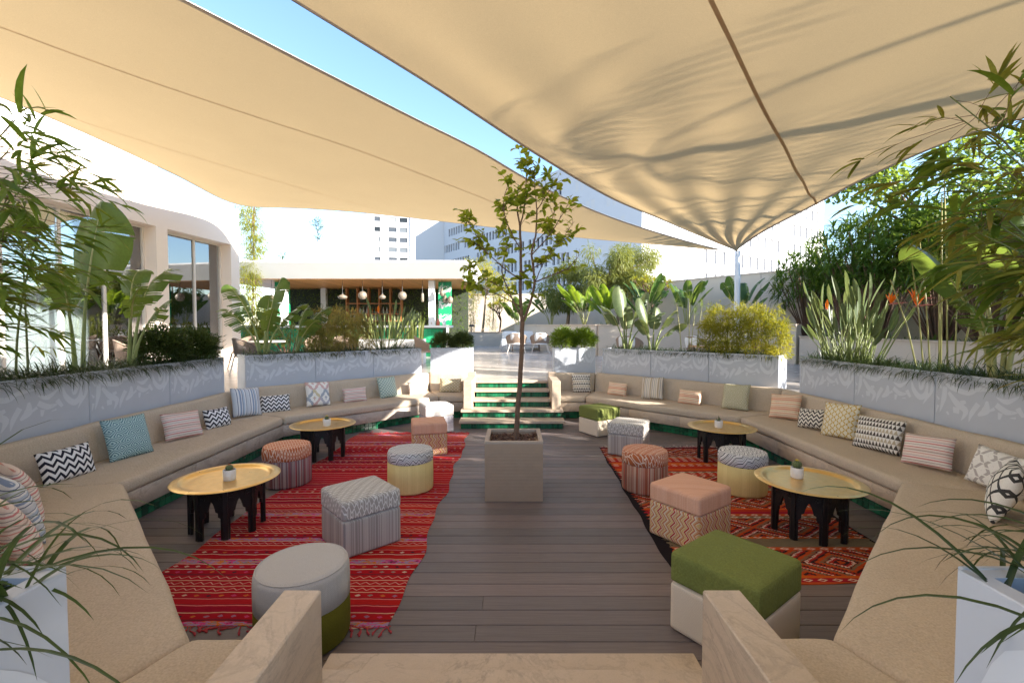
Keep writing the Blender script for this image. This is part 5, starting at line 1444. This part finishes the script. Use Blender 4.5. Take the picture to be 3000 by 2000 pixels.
def paradise(label, base, leaves, seed, mat=None, stalk=None, name='paradise_plant'):
    """leaves: (azimuth deg, lean 0..1, stalk length, blade length, width, droop, tear)"""
    r = random.Random(seed); base = Vector(base); t = thing(name, label, 'plant', base)
    for (az, lean, SLn, L, W, droop, tear) in leaves:
        a = R(az); pts = []; p = Vector((.05 * math.cos(a), .05 * math.sin(a), -.03)); e = math.pi / 2 - lean * .35
        for i in range(9):
            pts.append(p.copy()); ee = math.pi / 2 - lean * (.25 + .85 * (i / 8) ** 1.5)
            p = p + Vector((math.cos(a) * math.cos(ee), math.sin(a) * math.cos(ee), math.sin(ee))) * (SLn / 8)
        mb = MB(); mb.tube(pts, [.026 - .015 * i / 8 for i in range(9)], 7); st = mb.build('stalk', stalk or STALK, t, True)
        d = (pts[-1] - pts[-2]).normalized(); me = big_leaf(L, W, droop, tear, r)
        o = link('leaf', me, [mat or L_BIRD, stalk or STALKY], st, pts[-1])
        o.rotation_euler = (Matrix.Rotation(a, 3, 'Z') @ Matrix.Rotation(-(math.asin(max(-1, min(1, d.z)))) * .92, 3, 'Y') @ Matrix.Rotation(r.uniform(-.5, .5), 3, 'X')).to_euler()
    return t
paradise('tall paradise plant with one huge upright leaf in front of the pale building', spot('L', -.45), [(70, .12, 1.02, .95, .52, .15, .12), (150, .35, .8, .6, .3, .8, .3), (-60, .4, .75, .55, .28, 1.0, .3)], 31)
paradise('paradise plant with a broken drooping leaf between the tall leaf and dark bushes', spot('L', .2), [(60, .25, .85, .62, .42, 1.3, .25), (-40, .55, .7, .5, .26, .9, .4), (10, .5, .55, .48, .25, .7, .4), (110, .2, .95, .5, .34, 1.6, .2)], 32)
paradise('paradise plant with torn sunlit leaves at the corner of the planter facing the bar', spot('FL', -1.36), [(165, .55, .75, .78, .36, .7, .35), (60, .22, .75, .72, .40, .4, .1), (185, .7, .55, .6, .34, 1.0, .4), (20, .65, .6, .62, .34, .9, .4), (-40, .5, .5, .5, .3, .8, .25), (100, .3, .6, .6, .34, .6, .2)], 33)
paradise('smaller paradise plant leaning towards the pale bamboo', spot('FL', -.86), [(30, .6, .55, .6, .34, .9, .45), (70, .3, .5, .5, .3, .6, .3), (-20, .7, .4, .5, .32, .9, .3), (200, .5, .42, .42, .26, .9, .3)], 34)
paradise('grey-green paradise plant at the step end of the pale planter', spot('FR', -1.25), [(120, .15, .75, .72, .36, .3, .06), (20, .35, .72, .66, .36, .5, .1), (200, .55, .6, .6, .36, .9, .1), (-20, .75, .55, .62, .30, .9, .2), (80, .3, .5, .6, .3, .5, .1)], 35, L_STRE)
paradise('paradise plant with dark paddles beside the papyrus', spot('FR', -.66), [(150, .2, .62, .55, .32, .4, .1), (10, .5, .5, .55, .3, .8, .15), (-30, .85, .42, .5, .26, .9, .3), (210, .5, .4, .42, .26, .8, .1), (60, .25, .5, .5, .28, .4, .1)], 36, L_STRE)
paradise('banana-like plant with broad sunlit leaves by the papyrus', spot('R', .98), [(160, .5, .85, .75, .42, .7, .12), (20, .25, .95, .85, .50, .4, .08), (-20, .4, .9, .8, .46, .6, .1), (200, .65, .55, .5, .28, 1.0, .3), (80, .3, 1.0, .7, .42, .5, .1)], 37, L_BIRD, STALKY)
paradise('banana-like plant at the near end of the crane flower planter', spot('R', 1.5), [(150, .45, .9, .8, .44, .8, .1), (100, .2, 1.0, .8, .46, .5, .1), (220, .6, .6, .6, .3, .9, .2), (-10, .5, .8, .7, .4, .8, .1)], 38, L_BIRD, STALKY)

# ---- crane flowers: stiff grey-green paddles, a few orange flowers
def crane_leaf(sl, L, W, k):
    mb = MB(); mb.tube([(0, 0, 0), (.01 * k, 0, sl * .5), (.03 * k, 0, sl)], [.008, .006, .005], 5, 1); mb.blade((.03 * k, 0, sl), (.06 * k, 0, 1), L, W, .12, 6, .55, 0, .3 * k, 2); return mb.mesh('crane_leaf', True)
CRL = [crane_leaf(.40 + .07 * k, .28 + .025 * (k % 3), .054 + .006 * (k % 4), (k % 5) - 2) for k in range(7)]
def crane(label, base, rz, n, sx, seed, tall=1.0, flowers=()):
    t = thing('crane_flower_clump', label, 'plant', base, rz); r = random.Random(seed)
    for i in range(n):
        x = r.uniform(-sx, sx) * .6; o = link('leaf', r.choice(CRL), [L_STRE, STALK], t, (x, r.uniform(-.12, .12), -.02)); s_ = tall * r.uniform(.7, 1.12); o.scale = (s_, s_, s_)
        o.rotation_euler = (Matrix.Rotation(r.gauss(0, .18), 3, 'X') @ Matrix.Rotation(x / sx * .85 + r.gauss(0, .18), 3, 'Y') @ Matrix.Rotation(r.uniform(0, 6.28), 3, 'Z')).to_euler()
    for (x, y, h, a) in flowers:
        mb = MB(); mb.tube([(x * .5, y * .5, -.02), (x * .8, y * .8, h * .6), (x, y, h)], [.008, .007, .006], 6); st = mb.build('flower_stalk', STALK, t)
        mb = MB(); ca, sa = math.cos(a), math.sin(a); mb.blade((x, y, h), (ca, sa, .12), .24, .042, .1, 4, .9); mb.build('bract', FLOWP, st)
        mb = MB()
        for k in range(5): mb.blade((x + ca * .03, y + sa * .03, h + .01), (ca * (.7 - .3 * k) , sa * (.7 - .3 * k), .9), .15, .036, .05, 3, .4, 0, 0, 2)
        mb.build('petals', FLOWO, st)
crane('grey-green crane flower clump with orange blooms in the pale planter', spot('R', -1.0), PL['R'][0].rotation_euler.z, 95, .66, 41, 1.12, [(-.45, 0, .78, 2.6), (.72, -.05, .80, .2), (.98, 0, .84, .4), (1.06, -.03, .76, .1)])
crane('crane flower clump with one orange bloom in the planter facing the bar', spot('FL', 1.0), PL['FL'][0].rotation_euler.z, 36, .38, 42, 1.05, [(-.18, 0, .80, 1.2)])

# ---- papyrus
def papyrus(label, base, stems, seed):
    t = thing('papyrus', label, 'plant', base); r = random.Random(seed)
    for (dx, dy, H, lx, ly, um) in stems:
        mb = MB(); top = Vector((dx + lx, dy + ly, H)); mb.tube([(dx, dy, -.02), (dx + lx * .4, dy + ly * .4, H * .5), top], [.009, .008, .005], 6); st = mb.build('stem', STALKY, t, True)
        if um:
            mb = MB()
            for k in range(70): d = rdir(r, -.2, 1); mb.blade(top, d, um * r.uniform(.7, 1.1), .004, .9, 4, .0)
            mb.build('umbel', L_PAPY, st, kind='stuff')
papyrus('papyrus with tall pale stems in front of the dark hedge', spot('R', .36), [(0, -.1, 2.35, .12, .25, 0), (.02, 0, 2.0, .06, .12, .0), (.05, .05, 1.25, .0, .05, .22), (-.03, .15, 1.32, -.05, .15, .20), (.0, -.2, 1.15, .1, -.2, .24), (-.05, .2, 1.1, -.1, .3, .0), (.06, -.3, .8, .05, -.1, .2), (0, .1, 1.6, .0, .2, .0), (.03, -.15, .78, -.1, -.1, .18)], 51)
papyrus('papyrus with feathery heads in the middle of the pale planter', spot('FR', .1), [(0, 0, 1.05, .0, .0, .26), (.1, -.1, .92, .08, -.05, .24), (-.1, .1, 1.0, -.1, .05, .24), (.05, .05, .8, .1, .05, .2)], 52)

# ---- mondo grass along the planter edges
def grass(key, label, n, L=(.14, .30), w=(.006, .010), seed=0, skip=()):
    t, wd = PL[key]; r = random.Random(seed); mb = MB()
    dp = .9 if key[0] == 'Q' else .46
    for i in range(n):
        c = r.uniform(-wd / 2 + .04, wd / 2 - .04)
        y = (r.random() ** 1.5) * (dp - .1) + .05
        tx = round(c * 7) / 7 + r.gauss(0, .03); tx = max(-wd / 2 + .03, min(wd / 2 - .03, tx))
        a = r.uniform(0, 6.2832); e = r.uniform(.5, 1.25); d = Vector((math.cos(a) * math.cos(e), math.sin(a) * math.cos(e) - (.35 if y < .2 else 0), math.sin(e)))
        mb.blade((tx, y, PH - .06), d, r.uniform(*L), r.uniform(*w), r.uniform(1.4, 2.8), 11 if key[0] == 'Q' else 6, .15, 0, r.uniform(-.4, .4), 1)
    o = mb.build('mondo_grass', L_GRASS, None, loc=t.location, rot=t.rotation_euler); tag(o, label, 'grass', None, 'stuff')
grass('L', 'dark mondo grass edging the planter below the pale building', 3200, (.17, .36), (.008, .013), seed=61)
grass('FL', 'dark mondo grass edging the planter that faces the bar', 2800, (.14, .3), (.008, .012), seed=62)
grass('FR', 'dark mondo grass edging the planter of golden bamboo', 2400, (.12, .26), (.008, .012), seed=63)
grass('R', 'green mondo grass edging the planter of crane flowers', 3400, (.14, .32), (.008, .012), seed=64)
grass('NL', 'dark mondo grass under the tall green bamboo', 700, (.15, .32), seed=65)
grass('NR', 'dark mondo grass under the yellowing bamboo', 700, (.15, .32), seed=66)
grass('QL', 'long dark arching grass in the square planter next to the taupe sofa', 420, (.26, .52), (.010, .016), seed=67)
grass('QR', 'long dark arching grass in the square planter next to the beige sofa', 400, (.26, .52), (.010, .016), seed=68)

# ---- clipped bushes
def bush(label, base, rx, ry, h, n, mat, seed, L=(.04, .075), w=(.011, .017)):
    t = thing('box_bush', label, 'bush', base); r = random.Random(seed); mb = MB()
    def fn(r):
        d = rdir(r, -.55, 1); k = (r.random() ** .35) * (1 + .28 * noise.noise(d * 2.4 + Vector((seed, 0, 0))) + .16 * noise.noise(d * 6 + Vector((0, seed, 0))) + (.22 * r.random() if r.random() < .12 else 0))
        return Vector((d.x * rx * k, d.y * ry * k, h * .46 + d.z * h * .54 * k)), d
    leafcloud(mb, r, n, fn, L, w, .2, .4, 0, 2, .4); mb.build('foliage', mat, t, kind='stuff')
    for k in range(5):
        a = k * 1.26; mb = MB(); mb.tube([(0, 0, -.03), (.4 * rx * math.cos(a), .4 * ry * math.sin(a), h * .6)], [.009, .003], 5); mb.build('stem', BARK, t)
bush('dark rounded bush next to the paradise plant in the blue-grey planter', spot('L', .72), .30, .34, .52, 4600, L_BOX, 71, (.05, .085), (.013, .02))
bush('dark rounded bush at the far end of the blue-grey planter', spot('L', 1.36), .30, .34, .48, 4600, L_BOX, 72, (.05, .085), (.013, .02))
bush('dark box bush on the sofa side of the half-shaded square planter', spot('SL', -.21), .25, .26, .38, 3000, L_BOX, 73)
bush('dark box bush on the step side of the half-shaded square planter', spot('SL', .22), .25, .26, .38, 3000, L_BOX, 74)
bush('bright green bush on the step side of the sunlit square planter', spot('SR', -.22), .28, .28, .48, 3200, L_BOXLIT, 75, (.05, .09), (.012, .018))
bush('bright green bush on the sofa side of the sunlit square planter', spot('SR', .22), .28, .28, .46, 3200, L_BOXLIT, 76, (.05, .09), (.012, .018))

# ---- the lemon tree in the clay pot
lt = thing('lemon_tree', 'slim lemon tree with sparse leaves in the clay pot', 'tree', (0.02, 5.06, .56))
K = 5.06 / 1340
def lp(px, py, dy=0.0):
    py = py if py > 800 else 800 - (800 - py) * .86
    return Vector(((px - 1500) * K - .02, dy, 1.85 + (953 - py) * K - .56))
TR = MB()
def limb(pts, r0, r1, n=7):
    k = 10; P = [crom(pts, i / k) for i in range(k + 1)]
    P = [p + Vector((rng.uniform(-.004, .004), rng.uniform(-.004, .004), 0)) for p in P]
    P[0] = Vector(pts[0]); TR.tube(P, [r0 + (r1 - r0) * (i / k) for i in range(k + 1)], n); return P
limb([lp(1511, 1298), lp(1517, 1200, .01), lp(1527, 1060), lp(1530, 941)], .030, .024, 9)
LIMBS = []
for pts, r0, r1 in [
 ([lp(1530, 945), lp(1524, 860, .02), lp(1526, 760, .03), lp(1523, 640, .02)], .021, .013),
 ([lp(1530, 945), lp(1552, 890, -.04), lp(1566, 828, -.05), lp(1555, 740, -.06), lp(1567, 680, -.06), lp(1572, 590, -.05)], .016, .008),
 ([lp(1523, 642, .02), lp(1515, 570, .04), lp(1518, 500, .06)], .011, .005), ([lp(1523, 642, .02), lp(1536, 580, .0), lp(1541, 470, -.02), lp(1534, 440, -.02)], .010, .003),
 ([lp(1572, 592, -.05), lp(1566, 520, -.03), lp(1562, 458, -.04)], .007, .002), ([lp(1572, 592, -.05), lp(1600, 545, -.1), lp(1625, 505, -.12)], .006, .003),
 ([lp(1566, 828, -.05), lp(1620, 805, .0), lp(1668, 780, .08), lp(1700, 735, .12)], .008, .003), ([lp(1526, 800, .03), lp(1590, 760, .15), lp(1640, 690, .22), lp(1690, 610, .25)], .008, .002),
 ([lp(1526, 820, .02), lp(1480, 790, -.1), lp(1430, 740, -.16), lp(1390, 700, -.2)], .008, .003), ([lp(1527, 930, .0), lp(1495, 860, .1), lp(1470, 790, .14), lp(1485, 700, .16), lp(1470, 620, .18)], .010, .003),
 ([lp(1500, 872, .1), lp(1450, 830, .15), lp(1410, 810, .16), lp(1370, 778, .2)], .007, .003), ([lp(1526, 720, .03), lp(1490, 650, -.08), lp(1475, 580, -.12), lp(1490, 510, -.14)], .007, .003),
 ([lp(1555, 745, -.06), lp(1600, 690, -.15), lp(1640, 620, -.2), lp(1660, 570, -.22)], .007, .002), ([lp(1430, 745, -.16), lp(1390, 665, -.18), lp(1370, 630, -.16)], .004, .002),
 ([lp(1527, 900, .0), lp(1470, 870, -.12), lp(1420, 850, -.18), lp(1395, 835, -.2)], .007, .002), ([lp(1568, 700, -.06), lp(1610, 640, .05), lp(1630, 560, .1)], .006, .002),
 ([lp(1640, 690, .22), lp(1670, 670, .2), lp(1685, 655, .22)], .004, .001), ([lp(1566, 828, -.05), lp(1600, 750, -.2), lp(1630, 710, -.28)], .006, .002)]:
    LIMBS.append(limb(pts, r0, r1))
LEMV = leaf_variants('lemon_leaf', .115, .056, .35, 5, 2, 5, .3)
r = random.Random(5); tips = []
for li, P in enumerate(LIMBS):
    for k in range(13 if li > 1 else 8):
        f = r.uniform(.25, 1); j = min(int(f * 10), 9); p = P[j].lerp(P[j + 1], f * 10 - j)
        d = (rdir(r, -.3, .8) + (P[j + 1] - P[j]).normalized() * .8).normalized(); L = r.uniform(.06, .22); e = p + d * L
        TR.tube([p, p.lerp(e, .5) + rdir(r) * .01, e], [.0028, .002, .001], 4, cap=False); tips.append((p, e, d))
TR.build('trunk', BARK, lt, True)
cnt = 0; fol = MB()
while cnt < 1050:
    p, e, d = r.choice(tips)
    if e.x > .45 and r.random() < .6: cnt += 1; continue
    q = p.lerp(e, r.uniform(.3, 1)) ; dd = (d * .7 + rdir(r, -1, .4)).normalized()
    if cnt < 290: place_leaf(r.choice(LEMV), L_LEMON, lt, q, dd, r.uniform(-1, 1), r.uniform(.55, 1.1))
    else: fol.blade(q, dd, r.uniform(.06, .11), r.uniform(.03, .052), .3, 4, .3, 0, r.uniform(-1, 1), 2)
    cnt += 1
fol.build('small_leaves', L_LEMON, lt, kind='stuff')

# ---- hedge shrubs in the side bed: whorls of long glossy leaves
def shrub(label, base, rad, h, n_whorl, mat, seed, L=(.22, .38), w=(.035, .055), name='hedge_shrub', cat='shrub', group=None, per=9):
    t = thing(name, label, cat, base, 0, group); r = random.Random(seed); mb = MB(); st = MB()
    for i in range(n_whorl):
        d = rdir(r, -.3, 1); k = r.random() ** .4; c = Vector((d.x * rad * k, d.y * rad * k, h * .5 + d.z * h * .5 * k))
        if i % 5 == 0: st.tube([(c.x * .15, c.y * .15, 0), (c.x * .6, c.y * .6, c.z * .6), c], [.025, .015, .006], 5, cap=False)
        ax = (Vector((d.x, d.y, max(.2, d.z + .5)))).normalized()
        for q in range(per):
            a = q * 2.4 + r.random(); s_ = ax.cross(Vector((.3, .1, 1))).normalized(); b_ = ax.cross(s_); e = r.uniform(.15, 1.1)
            dd = ax * math.sin(e) + (s_ * math.cos(a) + b_ * math.sin(a)) * math.cos(e)
            mb.blade(c, dd, r.uniform(*L), r.uniform(*w), .5, 4, .3, 0, 0, 0)
    mb.build('crown', mat, t, kind='stuff'); st.build('trunk', BARK, t)
HL = ['glossy dark hedge shrub nearest the sail post', 'second dark hedge shrub counted from the sail post', 'third dark hedge shrub counted from the sail post', 'fourth dark hedge shrub counted from the sail post, behind the crane flowers', 'fifth dark hedge shrub counted from the sail post, behind the papyrus', 'sixth dark hedge shrub counted from the sail post', 'dark hedge shrub behind the banana-like plants', 'last low hedge shrub before the side bed leaves view']
for i, (x, y, rd, h) in enumerate([(9.5, 14.6, 1.1, 3.0), (9.8, 13.2, 1.2, 3.6), (9.5, 11.9, 1.2, 3.5), (9.9, 10.6, 1.2, 3.4), (9.7, 9.3, 1.15, 3.1), (9.9, 8.0, 1.1, 2.6), (10.2, 5.6, 1.0, 2.1), (10.2, 3.6, 1.1, 2.2)]):
    shrub(HL[i], (x, y, 1.45), rd, h, 240 if i < 6 else 90, L_HEDGE, 80 + i, group='shrubs in the side bed')
for i, (x, y) in enumerate([(-7.3, 14.9), (-5.7, 15.1), (-4.9, 13.3)]):
    shrub(['leafy yellow-green shrub in front of the bar by the pale building', 'leafy yellow-green shrub in the middle of the bar front', 'leafy yellow-green shrub beside the white trough'][i], (x, y, PZ), .75, 1.25 + .1 * i, 90, [L_WILLOW, L_GOLD, L_WILLOW][i], 140 + i, (.12, .22), (.02, .035), 'leafy_shrub')
# trees
def tree(label, base, limbs, clumps, n, mat, L, w, seed, bark=BARK, droop=.6, shape=0, name='tree', r0=.09, seg=2, hang=0.0):
    t = thing(name, label, 'tree', base); r = random.Random(seed); mb = MB()
    for P, a, b in limbs: mb.tube([crom(P, i / 8) for i in range(9)], [a + (b - a) * i / 8 for i in range(9)], 8)
    for (cx, cy, cz, cr, ch) in clumps: mb.tube([crom(limbs[0][0], 1.0), (Vector(crom(limbs[0][0], 1.0)) + Vector((cx, cy, cz))) * .5 + rdir(r) * .1, (cx, cy, cz)], [limbs[0][2], limbs[0][2] * .6, .008], 5, cap=False)
    mb.build('trunk', bark, t, True)
    mb = MB(); W = [c[3] ** 2 * c[4] for c in clumps]
    for i in range(n):
        c = r.choices(clumps, W)[0]; d = rdir(r); k = r.random() ** .45 * (1 + .25 * noise.noise(d * 2 + Vector((c[0], c[1], seed))))
        p = Vector((c[0] + d.x * c[3] * k, c[1] + d.y * c[3] * k, c[2] + d.z * c[4] * k))
        mb.blade(p, (d + rdir(r) * .9 + Vector((0, 0, -hang))).normalized(), r.uniform(*L), r.uniform(*w), droop, seg, .25, 0, r.uniform(-1, 1), shape)
    mb.build('crown', mat, t, kind='stuff')
    return t
def rclumps(r, c, rx, ry, rz, n, cr): return [(c[0] + r.uniform(-1, 1) * rx, c[1] + r.uniform(-1, 1) * ry, c[2] + r.uniform(-1, 1) * rz, cr * r.uniform(.6, 1.15), cr * r.uniform(.5, .9)) for _ in range(n)]
r = random.Random(9)
tree('broad tree with round leaves rising behind the dark hedge', (11.2, 11.6, 1.4), [([(0, 0, 0), (-.3, -.1, 1.2), (-.5, 0, 2.6)], .09, .05), ([(-.2, 0, .8), (.8, .1, 1.9), (1.4, 0, 3.0)], .07, .03), ([(-.1, 0, .6), (-1.2, -.3, 1.7), (-2.0, -.2, 2.5)], .06, .03)], rclumps(r, (0, 0, 3.5), 2.4, 1.2, 1.2, 22, .75), 6500, L_ROUND, (.09, .15), (.09, .14), 91, droop=.2, shape=2)
tree('round-leaved tree behind the banana-like plants', (11.4, 8.4, 1.4), [([(0, 0, 0), (.1, -.1, 1.2), (.2, 0, 2.4)], .08, .04)], rclumps(r, (0, 0, 3.1), 1.3, 1.2, 1.0, 14, .65), 3600, L_ROUND, (.09, .15), (.09, .14), 92, droop=.2, shape=2)
tree('willow-leaved tree in the tall bed behind the bright bushes', (4.5, 21.0, 1.7), [([(0, 0, 0), (-.1, 0, .9), (-.3, 0, 2.0)], .13, .07), ([(.3, .1, 0), (.5, .1, 1.0), (.9, 0, 2.2)], .10, .05)], rclumps(r, (.1, 0, 2.6), 1.7, .9, 1.0, 22, .66), 10000, L_WILLOW, (.18, .34), (.026, .042), 93, BARKP, 1.2, 0, hang=.6, seg=3)
tree('willow-leaved tree beside the paradise plant at the tall bed', (2.7, 22.5, 1.7), [([(0, 0, 0), (.1, 0, .9), (.0, 0, 1.6)], .10, .06)], rclumps(r, (0, 0, 2.0), 1.0, .8, .9, 12, .6), 5000, L_WILLOW, (.18, .3), (.026, .042), 94, BARKP, 1.2, 0, hang=.6, seg=3)
tree('leafy yellow-green tree against the boundary wall past the lemon tree', (-1.7, 26.3, 1.4), [([(0, 0, 0), (.1, 0, 1), (.2, 0, 2.2)], .08, .04)], rclumps(r, (.2, 0, 3.0), 1.2, .6, .9, 12, .6), 3000, L_GOLD, (.14, .24), (.03, .05), 95, BARKP, .8)
tree('slender tree rising behind the bar roof', (-12.2, 24.5, .7), [([(0, 0, 0), (.05, 0, 2), (0, 0, 4.2)], .06, .02)], rclumps(r, (0, 0, 4.5), .5, .4, .5, 7, .3), 700, L_BOX, (.12, .2), (.03, .045), 96)
tree('thin young tree behind the bar roof with a small top', (-11.6, 27.5, .7), [([(0, 0, 0), (.05, 0, 3), (0, 0, 6.6)], .05, .012)], rclumps(r, (0, 0, 6.9), .15, .15, .5, 5, .25), 260, L_BOX, (.12, .2), (.03, .045), 97)
tree('sunlit climbing bamboo at the corner of the pale building', (-9.3, 16.3, .72), [([(0, 0, 0), (.1, 0, 2.5), (.2, 0, 5.4)], .02, .01)], [(.1 + .12 * math.sin(k), 0, .6 + k * .42, .42, .36) for k in range(12)], 6000, L_GOLD, (.12, .22), (.016, .026), 98, droop=1.2, hang=.4)
def bare_tree(label, base, seed):
    t = thing('frangipani', label, 'tree', base); r = random.Random(seed); mb = MB(); lf = MB()
    def grow(p, d, L, rad, lv):
        e = p + d * L; mb.tube([p, p.lerp(e, .5) + rdir(r) * .04, e], [rad, rad * .85, rad * .7], 6, cap=False)
        if lv == 0:
            for k in range(9): lf.blade(e, rdir(r, -.1, 1), r.uniform(.15, .25), .05, .5, 3, .2)
            return
        for k in range(2 + (r.random() < .4)): grow(e, (d + rdir(r, -.15, .7) * .95).normalized(), L * r.uniform(.62, .85), rad * .68, lv - 1)
    grow(Vector((0, 0, 0)), Vector((.1, 0, 1)), .7, .06, 4); mb.build('trunk', BARK, t, True); lf.build('leaves', L_GOLD, t, kind='stuff')
bare_tree('nearly bare frangipani with bent branches in the tall bed', (5.6, 18.6, 1.75), 4)
bare_tree('nearly bare frangipani against the boundary wall by the far bamboo', (-.7, 25.9, 1.4), 8)
for i, (x, y, s_) in enumerate([(1.9, 22.4, 1.3), (3.1, 19.6, 1.4), (3.9, 18.5, 1.2), (5.2, 17.9, 1.3), (6.6, 17.3, 1.2), (.4, 25.0, 1.3), (7.6, 15.2, 1.1)]):
    rr_ = random.Random(200 + i); lv = [(rr_.uniform(0, 360), rr_.uniform(.15, .75), rr_.uniform(.5, .95) * s_, rr_.uniform(.6, .95) * s_, rr_.uniform(.26, .38) * s_, rr_.uniform(.4, 1.0), .08) for _ in range(8)]
    paradise(['broad-leaved plant at the start of the tall bed', 'broad-leaved bright plant above the sunlit bushes', 'broad-leaved plant beside the willow trunks', 'broad-leaved plant under the willow-leaved tree', 'broad-leaved plant below the bare frangipani', 'broad-leaved plant against the boundary wall past the lemon tree', 'broad-leaved plant at the bend of the tall bed wall'][i], (x, y, PZ + 1.05 if i != 5 else 1.36), lv, 210 + i, leafmat('bright_paddle_%d' % i, (.08, .15, .018), (.25, .33, .035), .45, .4) if i in (1, 2) else L_BIRD, STALKY, 'broadleaf_plant')
for i in range(7):
    x = -6.4 + i * .85 + rng.uniform(-.2, .2); lb = ['next to the bar mural', 'second from the bar mural', 'third from the bar mural', 'fourth from the bar mural', 'fifth from the bar mural', 'next to the bare frangipani', 'last before the tall bed'][i]
    t = thing('wall_bamboo', 'bamboo against the boundary wall, ' + lb, 'bamboo', (x, 26.2, 1.36), 0, 'bamboos along the far wall'); rr_ = random.Random(300 + i)
    mb = MB(); cl = [(rr_.uniform(-.3, .3), rr_.uniform(-.3, .1), .5 + k * .3, .36, .3) for k in range(9)]
    for k in range(1100):
        c = rr_.choice(cl); d = rdir(rr_); mb.blade(Vector((c[0], c[1], c[2])) + d * c[3] * rr_.random() ** .5, (d + rdir(rr_) + Vector((0, 0, -.3))).normalized(), rr_.uniform(.12, .2), .02, 1.0, 2, .2)
    mb.build('foliage', [L_BAMBOO, L_FLUFF, L_BAMBOO2][i % 3], t, kind='stuff')
    for k in range(5): mb = MB(); xx = rr_.uniform(-.2, .2); mb.tube([(xx, 0, 0), (xx + rr_.uniform(-.2, .2), 0, 2.6)], [.014, .006], 5); mb.build('cane', CANE, t)
mb = MB()
for k in range(1800):
    f = rng.random(); p = Vector((3.3, 17.0, 0)).lerp(Vector((7.0, 16.7, 0)), f) + Vector((0, rng.uniform(.05, .8), 1.79)); mb.blade(p, rdir(rng, .1, 1), rng.uniform(.12, .26), .02, 1.5, 3, .2)
tag(mb.build('bed_groundcover', L_GRASS), 'low green groundcover spilling over the tall bed wall', 'groundcover', None, 'stuff')
mb = MB()
for k in range(2600):
    f = rng.random(); p = Vector((8.55, 13.2, 0)).lerp(Vector((8.6, 2.0, 0)), f) + Vector((rng.uniform(.05, .5), 0, 1.43)); mb.blade(p, rdir(rng, .1, 1), rng.uniform(.14, .34), .02, 1.2, 3, .2)
tag(mb.build('bed_groundcover', L_HEDGE), 'dark low foliage at the foot of the dark hedge', 'groundcover', None, 'stuff')
# unseen trees added along the side bed, sized to shade the lounge
for i, (x, y, h) in enumerate([(10.6, 1.3, 3.7), (10.8, -.7, 3.9), (10.8, -2.6, 5.4), (11, -5.0, 6.8)]):
    tree(['shade tree in the side bed past the last hedge shrub', 'second shade tree along the side bed', 'third shade tree along the side bed', 'fourth shade tree along the side bed'][i], (x, y, 1.4), [([(0, 0, 0), (.1, 0, 1.2), (0, 0, 2.2)], .1, .05)], rclumps(random.Random(i + 40), (0, 0, h * .55), .8, 1.25, h * .42, int(7 * h), .8), int(1900 * h), L_HEDGE, (.16, .3), (.06, .11), 120 + i, droop=.4, shape=2)
def palm(label, base, H, seed, FL=2.6):
    t = thing('palm_tree', label, 'tree', base); r = random.Random(seed); mb = MB()
    mb.tube([(0, 0, 0), (.1, .05, H * .5), (0, 0, H)], [.16, .13, .11], 10); mb.build('trunk', BARKP, t)
    for k in range(22):
        a = k * 2.4; e = r.uniform(-.1, 1.1); p = Vector((0, 0, H)); d = Vector((math.cos(a) * math.cos(e), math.sin(a) * math.cos(e), math.sin(e))); mb = MB(); rib = []
        for i in range(14):
            rib.append(p.copy()); p = p + d * (FL / 14); d = (d + Vector((0, 0, -.12))).normalized()
            s_ = d.cross(Vector((0, 0, 1))).normalized()
            if i > 1:
                for sg in (-1, 1): mb.blade(p, (d * .7 + s_ * sg).normalized(), .5 * math.sin(math.pi * i / 15) + .12, .035, .5, 2, .3)
        mb.tube(rib, [.016 - .013 * i / 13 for i in range(14)], 4, cap=False); mb.build('frond', L_HEDGE, t)
palm('palm in the side bed whose fronds shade the gathered sail', (11.6, 2.2, 1.4), 6.9, 1)
palm('second palm in the side bed beside the boundary wall', (12.6, 5.9, 1.4), 6.4, 2, 2.2)
